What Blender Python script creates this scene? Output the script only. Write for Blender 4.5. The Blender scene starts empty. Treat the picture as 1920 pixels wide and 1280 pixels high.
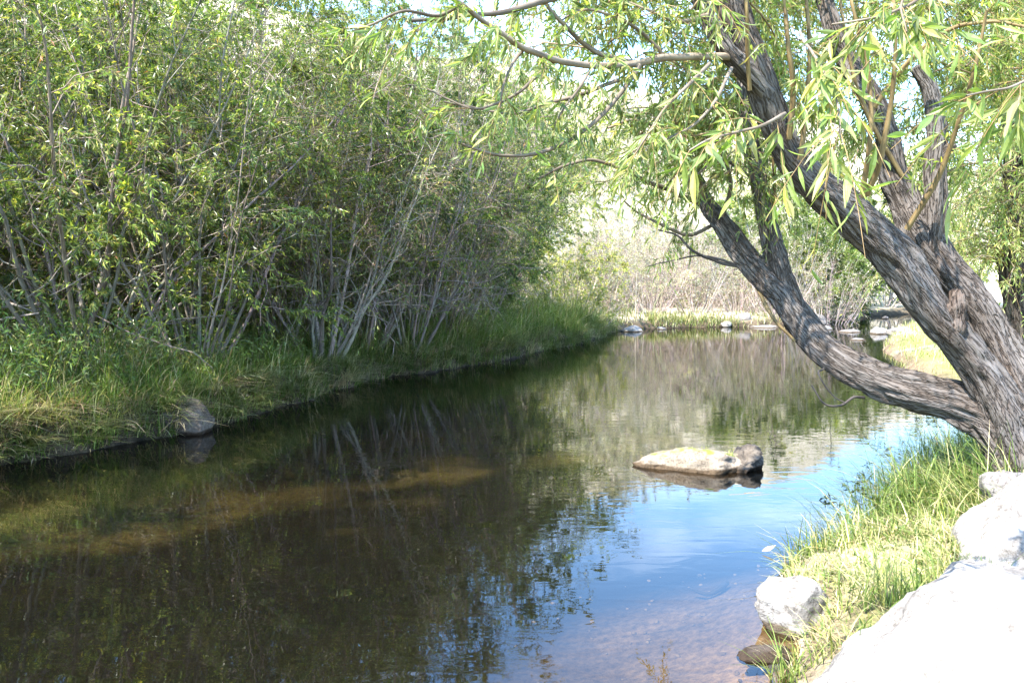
import bpy, math
import numpy as np
from mathutils import Vector, noise as mnoise

sc = bpy.context.scene
COL = sc.collection
R = math.radians

# ------------------------------------------------------------------ camera
CAM_H = 1.7
F = 1547.0                      # focal length in photo pixels (1920 wide)
PITCH = math.atan(110.0 / F)
cd = bpy.data.cameras.new("camera")
cd.sensor_width = 36.0
cd.lens = F / 1920 * 36
cd.clip_start = 0.05
cd.clip_end = 3000
cam = bpy.data.objects.new("camera", cd)
COL.objects.link(cam)
cam.location = (0, 0, CAM_H)
cam.rotation_euler = (R(90) - PITCH, 0, 0)
sc.camera = cam

# ------------------------------------------------------------------ light
SUN_EL = R(52)
sdir = Vector((-0.72, -0.70, 0)).normalized() * math.cos(SUN_EL) + Vector((0, 0, math.sin(SUN_EL)))
sl = bpy.data.lights.new("sun", 'SUN')
sl.energy = 3.2
sl.angle = R(0.5)
sl.color = (1.0, 0.95, 0.87)
so = bpy.data.objects.new("sun", sl)
COL.objects.link(so)
so.rotation_euler = sdir.to_track_quat('Z', 'Y').to_euler()
so.location = (-20, -15, 30)

w = bpy.data.worlds.new("World")
sc.world = w
w.use_nodes = True
nt = w.node_tree
sky = nt.nodes.new("ShaderNodeTexSky")
sky.sky_type = 'NISHITA'
sky.sun_disc = False
sky.sun_elevation = SUN_EL
sky.sun_rotation = math.atan2(sdir.x, sdir.y)
sky.air_density = 1.0
sky.dust_density = 0.1
sky.ozone_density = 2.2
bg = nt.nodes["Background"]
bg.inputs[1].default_value = 0.15
# thin drifting cloud in the sky itself
tc = nt.nodes.new("ShaderNodeTexCoord")
mp = nt.nodes.new("ShaderNodeMapping")
mp.inputs["Scale"].default_value = (1.2, 1.6, 3.2)
cn = nt.nodes.new("ShaderNodeTexNoise")
cn.inputs["Scale"].default_value = 2.6
cn.inputs["Detail"].default_value = 6
cn.inputs["Roughness"].default_value = 0.55
cr = nt.nodes.new("ShaderNodeValToRGB")
cr.color_ramp.elements[0].position = 0.49
cr.color_ramp.elements[0].color = (0, 0, 0, 1)
cr.color_ramp.elements[1].position = 0.8
cr.color_ramp.elements[1].color = (0.45, 0.45, 0.45, 1)
mx = nt.nodes.new("ShaderNodeMixRGB")
mx.inputs[2].default_value = (9, 9.6, 10.5, 1)
nt.links.new(tc.outputs["Generated"], mp.inputs[0])
nt.links.new(mp.outputs[0], cn.inputs[0])
nt.links.new(cn.outputs[0], cr.inputs[0])
nt.links.new(cr.outputs[0], mx.inputs[0])
nt.links.new(sky.outputs[0], mx.inputs[1])
hs = nt.nodes.new("ShaderNodeHueSaturation")
hs.inputs["Saturation"].default_value = 1.15
nt.links.new(mx.outputs[0], hs.inputs["Color"])
nt.links.new(hs.outputs[0], bg.inputs[0])

sc.view_settings.view_transform = 'Standard'
sc.view_settings.look = 'None'
sc.view_settings.exposure = 2.9
sc.view_settings.gamma = 1.0
sc.cycles.max_bounces = 8
sc.cycles.diffuse_bounces = 3
sc.cycles.glossy_bounces = 3
sc.cycles.transmission_bounces = 4
sc.cycles.transparent_max_bounces = 8
sc.cycles.sample_clamp_indirect = 6
sc.cycles.caustics_reflective = False
sc.cycles.caustics_refractive = False

# ------------------------------------------------------------------ helpers
rng = np.random.default_rng(7)
cp, sp = math.cos(PITCH), math.sin(PITCH)


def P(x, y, d):
    """point seen at photo pixel (x, y), d metres ahead of the camera"""
    a, b = (x - 960) / F, -(y - 640) / F
    v = np.array([a, cp + b * sp, -sp + b * cp])
    return np.array([0, 0, CAM_H]) + v * (d / v[1])


def unit(v):
    return v / np.maximum(np.linalg.norm(v, axis=-1, keepdims=True), 1e-9)


def _hash(ix, iy, iz):
    n = (ix * 374761393 + iy * 668265263 + iz * 1274126177) & 0x7fffffff
    n = ((n ^ (n >> 13)) * 1274126177) & 0x7fffffff
    return ((n ^ (n >> 16)) & 0xffff) / 65535.0


def vnoise(p):
    """value noise on (...,3) points, range about -1..1"""
    p = np.asarray(p, float)
    i = np.floor(p).astype(np.int64)
    f = p - i
    f = f * f * (3 - 2 * f)
    r = 0
    for dx in (0, 1):
        wx = f[..., 0] if dx else 1 - f[..., 0]
        for dy in (0, 1):
            wy = f[..., 1] if dy else 1 - f[..., 1]
            for dz in (0, 1):
                wz = f[..., 2] if dz else 1 - f[..., 2]
                r = r + wx * wy * wz * _hash(i[..., 0] + dx, i[..., 1] + dy, i[..., 2] + dz)
    return r * 2 - 1


def fbm(p, o=4):
    p = np.asarray(p, float)
    s, a = 0, 1.0
    for k in range(o):
        s = s + a * vnoise(p * (2 ** k) + k * 17.3)
        a *= 0.5
    return s


class Geo:
    """collects vertices, polygons and per-vertex tint / bark coordinates for ONE mesh"""

    def __init__(self):
        self.v, self.f3, self.f4, self.c, self.b = [], [], [], [], []
        self.n = 0

    def add(self, v, f, c=None, b=None):
        v = np.asarray(v, float).reshape(-1, 3)
        f = np.asarray(f, np.int64) + self.n
        self.v.append(v)
        (self.f3 if f.shape[1] == 3 else self.f4).append(f)
        n = len(v)
        if c is None:
            c = np.ones((n, 3))
        self.c.append(np.broadcast_to(np.asarray(c, float), (n, 3)))
        self.b.append(np.zeros((n, 3)) if b is None else np.asarray(b, float).reshape(-1, 3))
        self.n += n
        return self

    def mesh(self, name, mat, smooth=False, origin=(0, 0, 0)):
        V = np.concatenate(self.v) - np.asarray(origin, float)
        me = bpy.data.meshes.new(name)
        me.vertices.add(len(V))
        me.vertices.foreach_set("co", V.astype(np.float32).ravel())
        l, st, off = [], [], 0
        for fs, k in ((self.f3, 3), (self.f4, 4)):
            if fs:
                a = np.concatenate(fs)
                l.append(a.ravel())
                st.append(off + np.arange(len(a)) * k)
                off += a.size
        l, st = np.concatenate(l), np.concatenate(st)
        me.loops.add(len(l))
        me.loops.foreach_set("vertex_index", l.astype(np.int32))
        me.polygons.add(len(st))
        me.polygons.foreach_set("loop_start", st.astype(np.int32))
        me.polygons.foreach_set("use_smooth", np.full(len(st), smooth))
        me.update(calc_edges=True)
        C = np.concatenate(self.c)
        at = me.attributes.new("tint", 'FLOAT_COLOR', 'POINT')
        at.data.foreach_set("color", np.c_[C, np.ones(len(C))].astype(np.float32).ravel())
        at = me.attributes.new("bark", 'FLOAT_VECTOR', 'POINT')
        at.data.foreach_set("vector", np.concatenate(self.b).astype(np.float32).ravel())
        me.materials.append(mat)
        return me


def link(name, me, parent=None):
    o = bpy.data.objects.new(name, me)
    COL.objects.link(o)
    if parent is not None:
        o.parent = parent
    return o


def tag(o, label=None, cat=None, group=None, kind=None):
    if label:
        o["label"] = label
    if cat:
        o["category"] = cat
    if group:
        o["group"] = group
    if kind:
        o["kind"] = kind
    return o


def thing(name, loc, label, cat, group=None):
    o = bpy.data.objects.new(name, None)
    COL.objects.link(o)
    o.location = Vector([float(q) for q in loc])
    o.empty_display_size = 0.2
    return tag(o, label, cat, group)


def tubes(g, paths, radii, sides, tint=None, bark=True):
    """paths (N,P,3), radii (N,P): N tubes of equal point count"""
    paths = np.asarray(paths, float)
    radii = np.asarray(radii, float)
    N, Pn, _ = paths.shape
    t = np.gradient(paths, axis=1)
    t = unit(t)
    ref = unit(np.cross(paths[:, -1] - paths[:, 0], np.array([0.31, 0.87, 0.38])))[:, None, :]
    ref = np.broadcast_to(ref, t.shape)
    a = unit(ref - t * np.sum(ref * t, -1, keepdims=True))
    b = np.cross(t, a)
    th = np.arange(sides) / sides * 2 * np.pi
    ring = a[:, :, None, :] * np.cos(th)[None, None, :, None] + b[:, :, None, :] * np.sin(th)[None, None, :, None]
    V = paths[:, :, None, :] + ring * radii[:, :, None, None]
    idx = np.arange(N * Pn * sides).reshape(N, Pn, sides)
    A = idx[:, :-1, :]
    B = idx[:, 1:, :]
    f = np.stack([A, np.roll(A, -1, 2), np.roll(B, -1, 2), B], -1).reshape(-1, 4)
    ln = np.concatenate([np.zeros((N, 1)), np.cumsum(np.linalg.norm(np.diff(paths, axis=1), axis=2), 1)], 1)
    bk = np.stack([np.cos(th)[None, None, :] * radii[:, :, None], np.sin(th)[None, None, :] * radii[:, :, None],
                   np.broadcast_to(ln[:, :, None], (N, Pn, sides))], -1)
    c = None
    if tint is not None:
        tint = np.asarray(tint, float)
        if tint.ndim == 2:
            c = np.repeat(tint, Pn * sides, 0)
        else:
            c = np.broadcast_to(tint, (N * Pn * sides, 3))
    g.add(V, f, c, bk)


def catmull(pts, n):
    """smooth curve through rows of pts (any width), n samples per span"""
    pts = np.asarray(pts, float)
    p = np.vstack([2 * pts[0] - pts[1], pts, 2 * pts[-1] - pts[-2]])
    out = []
    for i in range(len(pts) - 1):
        a, b, c, d = p[i:i + 4]
        for k in range(n):
            t = k / n
            out.append(0.5 * (2 * b + (c - a) * t + (2 * a - 5 * b + 4 * c - d) * t * t + (3 * b - a - 3 * c + d) * t ** 3))
    out.append(pts[-1])
    return np.array(out)


LEAF4 = (np.array([0, .42, 1, .42]), np.array([0, 1, 0, -1.0]), np.array([0, 0.25, 0, 0.25]), np.array([[0, 1, 2, 3]]))
LEAF9 = (np.array([0, .5, 1, .22, .5, .78, .22, .5, .78]), np.array([0, 0, 0, .72, 1, .55, -.72, -1, -.55]),
         np.array([0, 0, 0, .25, .3, .2, .25, .3, .2]),
         np.array([[0, 1, 4, 3], [1, 2, 5, 4], [0, 6, 7, 1], [1, 7, 8, 2]]))


def leaves(g, base, d, L, W, tint, r, curl=0.15, shape=LEAF4, flat=0.5):
    """N lance shaped leaves"""
    N = len(base)
    d = unit(d)
    up = np.array([0, 0, 1.0]) * flat + r.normal(size=(N, 3)) * 0.55
    s = unit(np.cross(d, up))
    n = np.cross(s, d)
    t, wd, ft, f = shape
    L = np.broadcast_to(L, (N,))
    W = np.broadcast_to(W, (N,))
    cu = (curl * (0.4 + 1.2 * r.random(N)))[:, None] * t[None, :] ** 2
    V = base[:, None, :] + d[:, None, :] * (t[None, :] * L[:, None])[..., None] \
        + s[:, None, :] * (wd[None, :] * W[:, None] * 0.5)[..., None] \
        + n[:, None, :] * (ft[None, :] * W[:, None] * 0.5 - cu * L[:, None])[..., None]
    k = len(t)
    fa = (np.arange(N)[:, None, None] * k + f[None]).reshape(-1, 4)
    g.add(V, fa, np.repeat(tint, k, 0))


def pick_tints(r, n, palette, weights, jitter=0.22):
    pal = np.asarray(palette, float)
    i = r.choice(len(pal), n, p=np.asarray(weights) / np.sum(weights))
    return np.clip(pal[i] * np.exp(r.normal(0, jitter, (n, 1))) * np.exp(r.normal(0, 0.06, (n, 3))), 0.002, 0.9)


# ------------------------------------------------------------------ materials
def new_mat(name):
    m = bpy.data.materials.new(name)
    m.use_nodes = True
    t = m.node_tree
    t.nodes.clear()
    out = t.nodes.new("ShaderNodeOutputMaterial")
    return m, t, out


def N(t, typ, **kw):
    n = t.nodes.new(typ)
    for k, v in kw.items():
        if k in n.inputs:
            n.inputs[k].default_value = v
        else:
            setattr(n, k, v)
    return n


def leaf_material(name, transl=0.4, gloss=0.35, rough=0.42, warm=(1.3, 1.5, 0.6)):
    m, t, out = new_mat(name)
    at = N(t, "ShaderNodeAttribute", attribute_name="tint")
    pb = N(t, "ShaderNodeBsdfPrincipled", Roughness=rough)
    pb.inputs["Specular IOR Level"].default_value = gloss
    tr = N(t, "ShaderNodeBsdfTranslucent")
    mu = N(t, "ShaderNodeMixRGB", blend_type='MULTIPLY')
    mu.inputs[0].default_value = 1
    mu.inputs[2].default_value = (*warm, 1)
    ms = N(t, "ShaderNodeMixShader")
    ms.inputs[0].default_value = transl
    t.links.new(at.outputs["Color"], pb.inputs["Base Color"])
    t.links.new(at.outputs["Color"], mu.inputs[1])
    t.links.new(mu.outputs[0], tr.inputs[0])
    t.links.new(pb.outputs[0], ms.inputs[1])
    t.links.new(tr.outputs[0], ms.inputs[2])
    t.links.new(ms.outputs[0], out.inputs[0])
    return m


def ramp(t, stops):
    n = t.nodes.new("ShaderNodeValToRGB")
    el = n.color_ramp.elements
    while len(el) < len(stops):
        el.new(0.5)
    for e, (p, c) in zip(el, stops):
        e.position = p
        e.color = (*c, 1) if len(c) == 3 else c
    return n


def bark_material(name, dark, mid, light, scale=1.0, bump=0.03):
    """furrowed bark, furrows run along the limb"""
    m, t, out = new_mat(name)
    at = N(t, "ShaderNodeAttribute", attribute_name="bark")
    mp = N(t, "ShaderNodeMapping")
    mp.inputs["Scale"].default_value = (17 * scale, 17 * scale, 2.6 * scale)
    ns = N(t, "ShaderNodeTexNoise", Scale=1.6, Detail=3.0)
    ad = N(t, "ShaderNodeMixRGB", blend_type='LINEAR_LIGHT')
    ad.inputs[0].default_value = 0.28
    vo = N(t, "ShaderNodeTexNoise", Scale=1.0, Detail=2.0, Roughness=0.55)
    n2 = N(t, "ShaderNodeTexNoise", Scale=3.4, Detail=7.0, Roughness=0.7)
    n3 = N(t, "ShaderNodeTexNoise", Scale=0.22, Detail=3.0)
    t.links.new(at.outputs["Vector"], mp.inputs[0])
    t.links.new(mp.outputs[0], ns.inputs[0])
    t.links.new(mp.outputs[0], ad.inputs[1])
    t.links.new(ns.outputs["Color"], ad.inputs[2])
    t.links.new(ad.outputs[0], vo.inputs["Vector"])
    t.links.new(ad.outputs[0], n2.inputs[0])
    t.links.new(mp.outputs[0], n3.inputs[0])
    # furrows are where the stretched noise crosses its middle
    sb = N(t, "ShaderNodeMath", operation='SUBTRACT')
    sb.inputs[1].default_value = 0.5
    ab = N(t, "ShaderNodeMath", operation='ABSOLUTE')
    t.links.new(vo.outputs[0], sb.inputs[0])
    t.links.new(sb.outputs[0], ab.inputs[0])
    rr = ramp(t, [(0.0, (0, 0, 0)), (0.06, (0.7, 0.7, 0.7)), (0.2, (1, 1, 1))])
    t.links.new(ab.outputs[0], rr.inputs[0])
    mh = N(t, "ShaderNodeMath", operation='MULTIPLY_ADD')
    mh.inputs[1].default_value = 0.75
    t.links.new(n2.outputs[0], mh.inputs[0])
    t.links.new(rr.outputs[0], mh.inputs[2])
    ml = N(t, "ShaderNodeMath", operation='MULTIPLY')
    ml.inputs[1].default_value = 0.62
    t.links.new(mh.outputs[0], ml.inputs[0])
    cr = ramp(t, [(0.18, dark), (0.55, mid), (0.95, light)])
    t.links.new(ml.outputs[0], cr.inputs[0])
    # broad patches: warmer and greyer areas of the bark
    pr = ramp(t, [(0.35, (0.80, 0.72, 0.65)), (0.65, (1.15, 1.14, 1.13))])
    t.links.new(n3.outputs[0], pr.inputs[0])
    mu = N(t, "ShaderNodeMixRGB", blend_type='MULTIPLY')
    mu.inputs[0].default_value = 1
    t.links.new(cr.outputs[0], mu.inputs[1])
    t.links.new(pr.outputs[0], mu.inputs[2])
    bp = N(t, "ShaderNodeBump", Strength=0.9, Distance=bump)
    t.links.new(mh.outputs[0], bp.inputs["Height"])
    pb = N(t, "ShaderNodeBsdfPrincipled", Roughness=0.9)
    pb.inputs["Specular IOR Level"].default_value = 0.15
    t.links.new(mu.outputs[0], pb.inputs["Base Color"])
    t.links.new(bp.outputs[0], pb.inputs["Normal"])
    t.links.new(pb.outputs[0], out.inputs[0])
    return m


def stem_material(name):
    """smooth thin bark, colour from the tint attribute with mottling"""
    m, t, out = new_mat(name)
    at = N(t, "ShaderNodeAttribute", attribute_name="tint")
    ab = N(t, "ShaderNodeAttribute", attribute_name="bark")
    mp = N(t, "ShaderNodeMapping")
    mp.inputs["Scale"].default_value = (40, 40, 7)
    ns = N(t, "ShaderNodeTexNoise", Scale=1.0, Detail=5.0)
    t.links.new(ab.outputs["Vector"], mp.inputs[0])
    t.links.new(mp.outputs[0], ns.inputs[0])
    rr = ramp(t, [(0.3, (0.45, 0.42, 0.4)), (0.7, (1.25, 1.25, 1.25))])
    t.links.new(ns.outputs[0], rr.inputs[0])
    mu = N(t, "ShaderNodeMixRGB", blend_type='MULTIPLY')
    mu.inputs[0].default_value = 1
    t.links.new(at.outputs["Color"], mu.inputs[1])
    t.links.new(rr.outputs[0], mu.inputs[2])
    pb = N(t, "ShaderNodeBsdfPrincipled", Roughness=0.7)
    pb.inputs["Specular IOR Level"].default_value = 0.25
    bp = N(t, "ShaderNodeBump", Strength=0.5, Distance=0.006)
    t.links.new(ns.outputs[0], bp.inputs["Height"])
    t.links.new(bp.outputs[0], pb.inputs["Normal"])
    t.links.new(mu.outputs[0], pb.inputs["Base Color"])
    t.links.new(pb.outputs[0], out.inputs[0])
    return m


def rock_material(name, c1, c2, c3, scale=4.0, bump=0.03, moss=None, wet=(0.34, 0.28, 0.21)):
    m, t, out = new_mat(name)
    tc = N(t, "ShaderNodeTexCoord")
    n1 = N(t, "ShaderNodeTexNoise", Scale=scale, Detail=8.0, Roughness=0.65)
    n2 = N(t, "ShaderNodeTexNoise", Scale=scale * 9, Detail=5.0, Roughness=0.7)
    vo = N(t, "ShaderNodeTexVoronoi", feature='DISTANCE_TO_EDGE', Scale=scale * 0.55)
    nd = N(t, "ShaderNodeMixRGB", blend_type='LINEAR_LIGHT')
    nd.inputs[0].default_value = 0.35
    for n in (n1, n2):
        t.links.new(tc.outputs["Object"], n.inputs[0])
    t.links.new(tc.outputs["Object"], nd.inputs[1])
    t.links.new(n1.outputs["Color"], nd.inputs[2])
    t.links.new(nd.outputs[0], vo.inputs["Vector"])
    cr = ramp(t, [(0.3, c1), (0.5, c2), (0.72, c3)])
    t.links.new(n1.outputs[0], cr.inputs[0])
    sr = ramp(t, [(0.38, (0.35, 0.32, 0.3)), (0.52, (1, 1, 1))])
    t.links.new(n2.outputs[0], sr.inputs[0])
    mu = N(t, "ShaderNodeMixRGB", blend_type='MULTIPLY')
    mu.inputs[0].default_value = 0.7
    t.links.new(cr.outputs[0], mu.inputs[1])
    t.links.new(sr.outputs[0], mu.inputs[2])
    ck = ramp(t, [(0.0, (0.25, 0.22, 0.2)), (0.018, (1, 1, 1))])
    t.links.new(vo.outputs["Distance"], ck.inputs[0])
    m2 = N(t, "ShaderNodeMixRGB", blend_type='MULTIPLY')
    m2.inputs[0].default_value = 0.55
    t.links.new(mu.outputs[0], m2.inputs[1])
    t.links.new(ck.outputs[0], m2.inputs[2])
    col = m2
    if moss is not None:
        ge = N(t, "ShaderNodeNewGeometry")
        sx = N(t, "ShaderNodeSeparateXYZ")
        t.links.new(ge.outputs["Normal"], sx.inputs[0])
        mm = N(t, "ShaderNodeMath", operation='MULTIPLY')
        n4 = N(t, "ShaderNodeTexNoise", Scale=scale * 1.6, Detail=5.0)
        t.links.new(tc.outputs["Object"], n4.inputs[0])
        t.links.new(sx.outputs["Z"], mm.inputs[0])
        t.links.new(n4.outputs[0], mm.inputs[1])
        r4 = ramp(t, [(0.44, (0, 0, 0)), (0.54, (1, 1, 1))])
        t.links.new(mm.outputs[0], r4.inputs[0])
        m3 = N(t, "ShaderNodeMixRGB")
        m3.inputs[2].default_value = (*moss, 1)
        t.links.new(r4.outputs[0], m3.inputs[0])
        t.links.new(m2.outputs[0], m3.inputs[1])
        col = m3
    # the stone stays dark and stained where the stream wets it
    gw = N(t, "ShaderNodeNewGeometry")
    sw = N(t, "ShaderNodeSeparateXYZ")
    t.links.new(gw.outputs["Position"], sw.inputs[0])
    aw = N(t, "ShaderNodeMath", operation='MULTIPLY_ADD')
    aw.inputs[1].default_value = 0.09
    t.links.new(n1.outputs[0], aw.inputs[0])
    sg_ = N(t, "ShaderNodeMath", operation='MULTIPLY')
    sg_.inputs[1].default_value = -1.0
    t.links.new(sw.outputs["Z"], sg_.inputs[0])
    t.links.new(sg_.outputs[0], aw.inputs[2])
    wr = ramp(t, [(0.0, (1, 1, 1)), (0.018, wet)])
    t.links.new(aw.outputs[0], wr.inputs[0])
    wm = N(t, "ShaderNodeMixRGB", blend_type='MULTIPLY')
    wm.inputs[0].default_value = 1
    t.links.new(col.outputs[0], wm.inputs[1])
    t.links.new(wr.outputs[0], wm.inputs[2])
    col = wm
    ma = N(t, "ShaderNodeMath", operation='MULTIPLY_ADD')
    ma.inputs[1].default_value = 0.35
    t.links.new(n2.outputs[0], ma.inputs[0])
    t.links.new(n1.outputs[0], ma.inputs[2])
    bp = N(t, "ShaderNodeBump", Strength=0.8, Distance=bump)
    t.links.new(ma.outputs[0], bp.inputs["Height"])
    pb = N(t, "ShaderNodeBsdfPrincipled", Roughness=0.85)
    pb.inputs["Specular IOR Level"].default_value = 0.2
    t.links.new(col.outputs[0], pb.inputs["Base Color"])
    t.links.new(bp.outputs[0], pb.inputs["Normal"])
    t.links.new(pb.outputs[0], out.inputs[0])
    return m


def ground_material():
    m, t, out = new_mat("earth")
    at = N(t, "ShaderNodeAttribute", attribute_name="tint")
    tc = N(t, "ShaderNodeTexCoord")
    n1 = N(t, "ShaderNodeTexNoise", Scale=1.7, Detail=8.0, Roughness=0.6)
    n2 = N(t, "ShaderNodeTexNoise", Scale=22.0, Detail=6.0, Roughness=0.7)
    for n in (n1, n2):
        t.links.new(tc.outputs["Object"], n.inputs[0])
    r1 = ramp(t, [(0.3, (0.55, 0.52, 0.48)), (0.7, (1.3, 1.3, 1.25))])
    r2 = ramp(t, [(0.3, (0.4, 0.38, 0.36)), (0.7, (1.35, 1.35, 1.3))])
    t.links.new(n1.outputs[0], r1.inputs[0])
    t.links.new(n2.outputs[0], r2.inputs[0])
    a = N(t, "ShaderNodeMixRGB", blend_type='MULTIPLY')
    b = N(t, "ShaderNodeMixRGB", blend_type='MULTIPLY')
    a.inputs[0].default_value = b.inputs[0].default_value = 1
    t.links.new(at.outputs["Color"], a.inputs[1])
    t.links.new(r1.outputs[0], a.inputs[2])
    t.links.new(a.outputs[0], b.inputs[1])
    t.links.new(r2.outputs[0], b.inputs[2])
    bp = N(t, "ShaderNodeBump", Strength=0.8, Distance=0.04)
    t.links.new(n2.outputs[0], bp.inputs["Height"])
    pb = N(t, "ShaderNodeBsdfPrincipled", Roughness=0.95)
    pb.inputs["Specular IOR Level"].default_value = 0.1
    t.links.new(b.outputs[0], pb.inputs["Base Color"])
    t.links.new(bp.outputs[0], pb.inputs["Normal"])
    t.links.new(pb.outputs[0], out.inputs[0])
    return m


def water_material():
    m, t, out = new_mat("stream_water")
    tc = N(t, "ShaderNodeTexCoord")
    mp = N(t, "ShaderNodeMapping")
    mp.inputs["Scale"].default_value = (0.8, 1.9, 1.0)
    n1 = N(t, "ShaderNodeTexNoise", Scale=3.2, Detail=2.0, Roughness=0.5, Distortion=0.6)
    n2 = N(t, "ShaderNodeTexNoise", Scale=0.5, Detail=2.0)
    t.links.new(tc.outputs["Object"], mp.inputs[0])
    t.links.new(mp.outputs[0], n1.inputs[0])
    t.links.new(tc.outputs["Object"], n2.inputs[0])
    r = ramp(t, [(0.35, (0.25, 0.25, 0.25)), (0.65, (1, 1, 1))])
    t.links.new(n2.outputs[0], r.inputs[0])
    mu = N(t, "ShaderNodeMath", operation='MULTIPLY')
    t.links.new(n1.outputs[0], mu.inputs[0])
    t.links.new(r.outputs[0], mu.inputs[1])
    bp = N(t, "ShaderNodeBump", Strength=1.0, Distance=WATER_BUMP)
    t.links.new(mu.outputs[0], bp.inputs["Height"])
    fr = N(t, "ShaderNodeFresnel", IOR=1.6)
    t.links.new(bp.outputs[0], fr.inputs["Normal"])
    tr = N(t, "ShaderNodeBsdfTransparent")
    tr.inputs[0].default_value = (0.60, 0.53, 0.37, 1)
    df = N(t, "ShaderNodeBsdfDiffuse")
    df.inputs[0].default_value = (0.50, 0.52, 0.46, 1)
    m1 = N(t, "ShaderNodeMixShader")
    m1.inputs[0].default_value = 0.003       # fine silt carried in the water
    gl = N(t, "ShaderNodeBsdfGlossy", Roughness=0.015)
    t.links.new(bp.outputs[0], gl.inputs["Normal"])
    m2 = N(t, "ShaderNodeMixShader")
    t.links.new(tr.outputs[0], m1.inputs[1])
    t.links.new(df.outputs[0], m1.inputs[2])
    t.links.new(fr.outputs[0], m2.inputs[0])
    t.links.new(m1.outputs[0], m2.inputs[1])
    t.links.new(gl.outputs[0], m2.inputs[2])
    t.links.new(m2.outputs[0], out.inputs[0])
    return m


WATER_BUMP = 0.0019
M_LEAF = leaf_material("willow_leaf", 0.42, 0.5, 0.36)
M_LEAF_NEAR = leaf_material("near_willow_leaf", 0.45, 0.5, 0.38)
M_GRASS = leaf_material("grass_blade", 0.35, 0.3, 0.5, (1.3, 1.35, 0.8))
M_BARK = bark_material("furrowed_bark", (0.046, 0.038, 0.033), (0.092, 0.079, 0.070), (0.168, 0.153, 0.144), 2.5, 0.02)
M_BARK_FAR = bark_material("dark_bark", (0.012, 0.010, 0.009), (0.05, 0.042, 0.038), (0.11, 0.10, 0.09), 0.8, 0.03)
M_STEM = stem_material("smooth_stem")
M_ROCK_PALE = rock_material("pale_granite", (0.13, 0.115, 0.10), (0.25, 0.23, 0.205), (0.34, 0.32, 0.295), 3.5, 0.04)
M_ROCK_GREY = rock_material("grey_granite", (0.10, 0.09, 0.085), (0.17, 0.155, 0.145), (0.26, 0.24, 0.22), 5.0, 0.02)
M_ROCK_MOSS = rock_material("mossy_stone", (0.12, 0.095, 0.068), (0.20, 0.165, 0.125), (0.29, 0.245, 0.20), 5.0, 0.035, (0.12, 0.13, 0.03))
M_ROCK_WET = rock_material("silted_stone", (0.20, 0.16, 0.125), (0.29, 0.235, 0.195), (0.38, 0.315, 0.27), 5.0, 0.02, None, (1, 1, 1))
M_ROCK_SHADED = rock_material("shaded_stone", (0.05, 0.04, 0.032), (0.10, 0.082, 0.065), (0.17, 0.145, 0.12), 7.0, 0.03)  # for the island stone's end, shade put into the colour
M_ROCK_BROWN = rock_material("brown_stone", (0.055, 0.042, 0.032), (0.095, 0.075, 0.06), (0.15, 0.125, 0.10), 5.0, 0.025)
M_EARTH = ground_material()
M_WATER = water_material()

# ------------------------------------------------------------------ ground
LEFT = np.array([(-60, -9), (-22, -1), (-14, 1.2), (-9, 3.0), (-6.2, 5.2), (-4.80, 7.75), (-3.87, 9.1), (-3.55, 10.0), (-3.05, 12.0),
                 (-2.2, 14.2), (-0.7, 17.4), (1.1, 20.9), (2.5, 24.6), (3.3, 28.2), (4.5, 30.4), (7.0, 31.6), (9.6, 31.6),
                 (11.8, 33.2), (14.6, 37.0), (19, 42.5), (25, 47.5), (34, 51), (60, 56), (140, 70)], float)
RIGHT = np.array([(-60, -14), (-22, -6.5), (-8, -2.0), (-3, 0.6), (-0.8, 1.25), (0.45, 1.7), (0.95, 2.6), (1.12, 3.4), (1.35, 4.1), (1.62, 4.9),
                  (2.35, 5.65), (3.1, 6.4), (4.1, 7.5), (5.0, 8.6), (5.75, 10.2), (6.8, 13), (7.9, 16.6), (9.3, 20.5), (11.6, 25.5), (14.2, 30),
                  (18.5, 36.5), (24, 42.5), (34, 46.2), (60, 50), (140, 62)], float)


def wiggle(poly, amp, seed):
    """resample a bank line finely with a natural wavering edge"""
    out = []
    for a, b in zip(poly[:-1], poly[1:]):
        n = max(1, int(np.linalg.norm(b - a) / 0.22))
        n = min(n, 30)
        for k in range(n):
            out.append(a + (b - a) * k / n)
    out.append(poly[-1])
    out = np.array(out)
    q = np.c_[out * 0.9, np.full(len(out), seed)]
    near = np.clip(1.2 - np.linalg.norm(out, axis=1) / 60, 0.2, 1)[:, None]
    return out + np.c_[fbm(q), fbm(q + 31)] * amp * near


LW = wiggle(LEFT, 0.34, 3.3)
RW = wiggle(RIGHT, 0.10, 9.1)


def seg_dist(p, poly):
    best = np.full(len(p), 1e9)
    for a, b in zip(poly[:-1], poly[1:]):
        ab = b - a
        t = np.clip(((p - a) @ ab) / (ab @ ab), 0, 1)
        d = np.linalg.norm(p - a - t[:, None] * ab, axis=1)
        best = np.minimum(best, d)
    return best


def inside(p, poly):
    c = np.zeros(len(p), bool)
    x, y = p[:, 0], p[:, 1]
    for a, b in zip(poly, np.roll(poly, -1, 0)):
        if a[1] == b[1]:
            continue
        cond = (a[1] > y) != (b[1] > y)
        xi = (b[0] - a[0]) * (y - a[1]) / (b[1] - a[1]) + a[0]
        c ^= cond & (x < xi)
    return c


RING = np.vstack([LW, RW[::-1]])


def sst(x):
    x = np.clip(x, 0, 1)
    return x * x * (3 - 2 * x)


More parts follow.
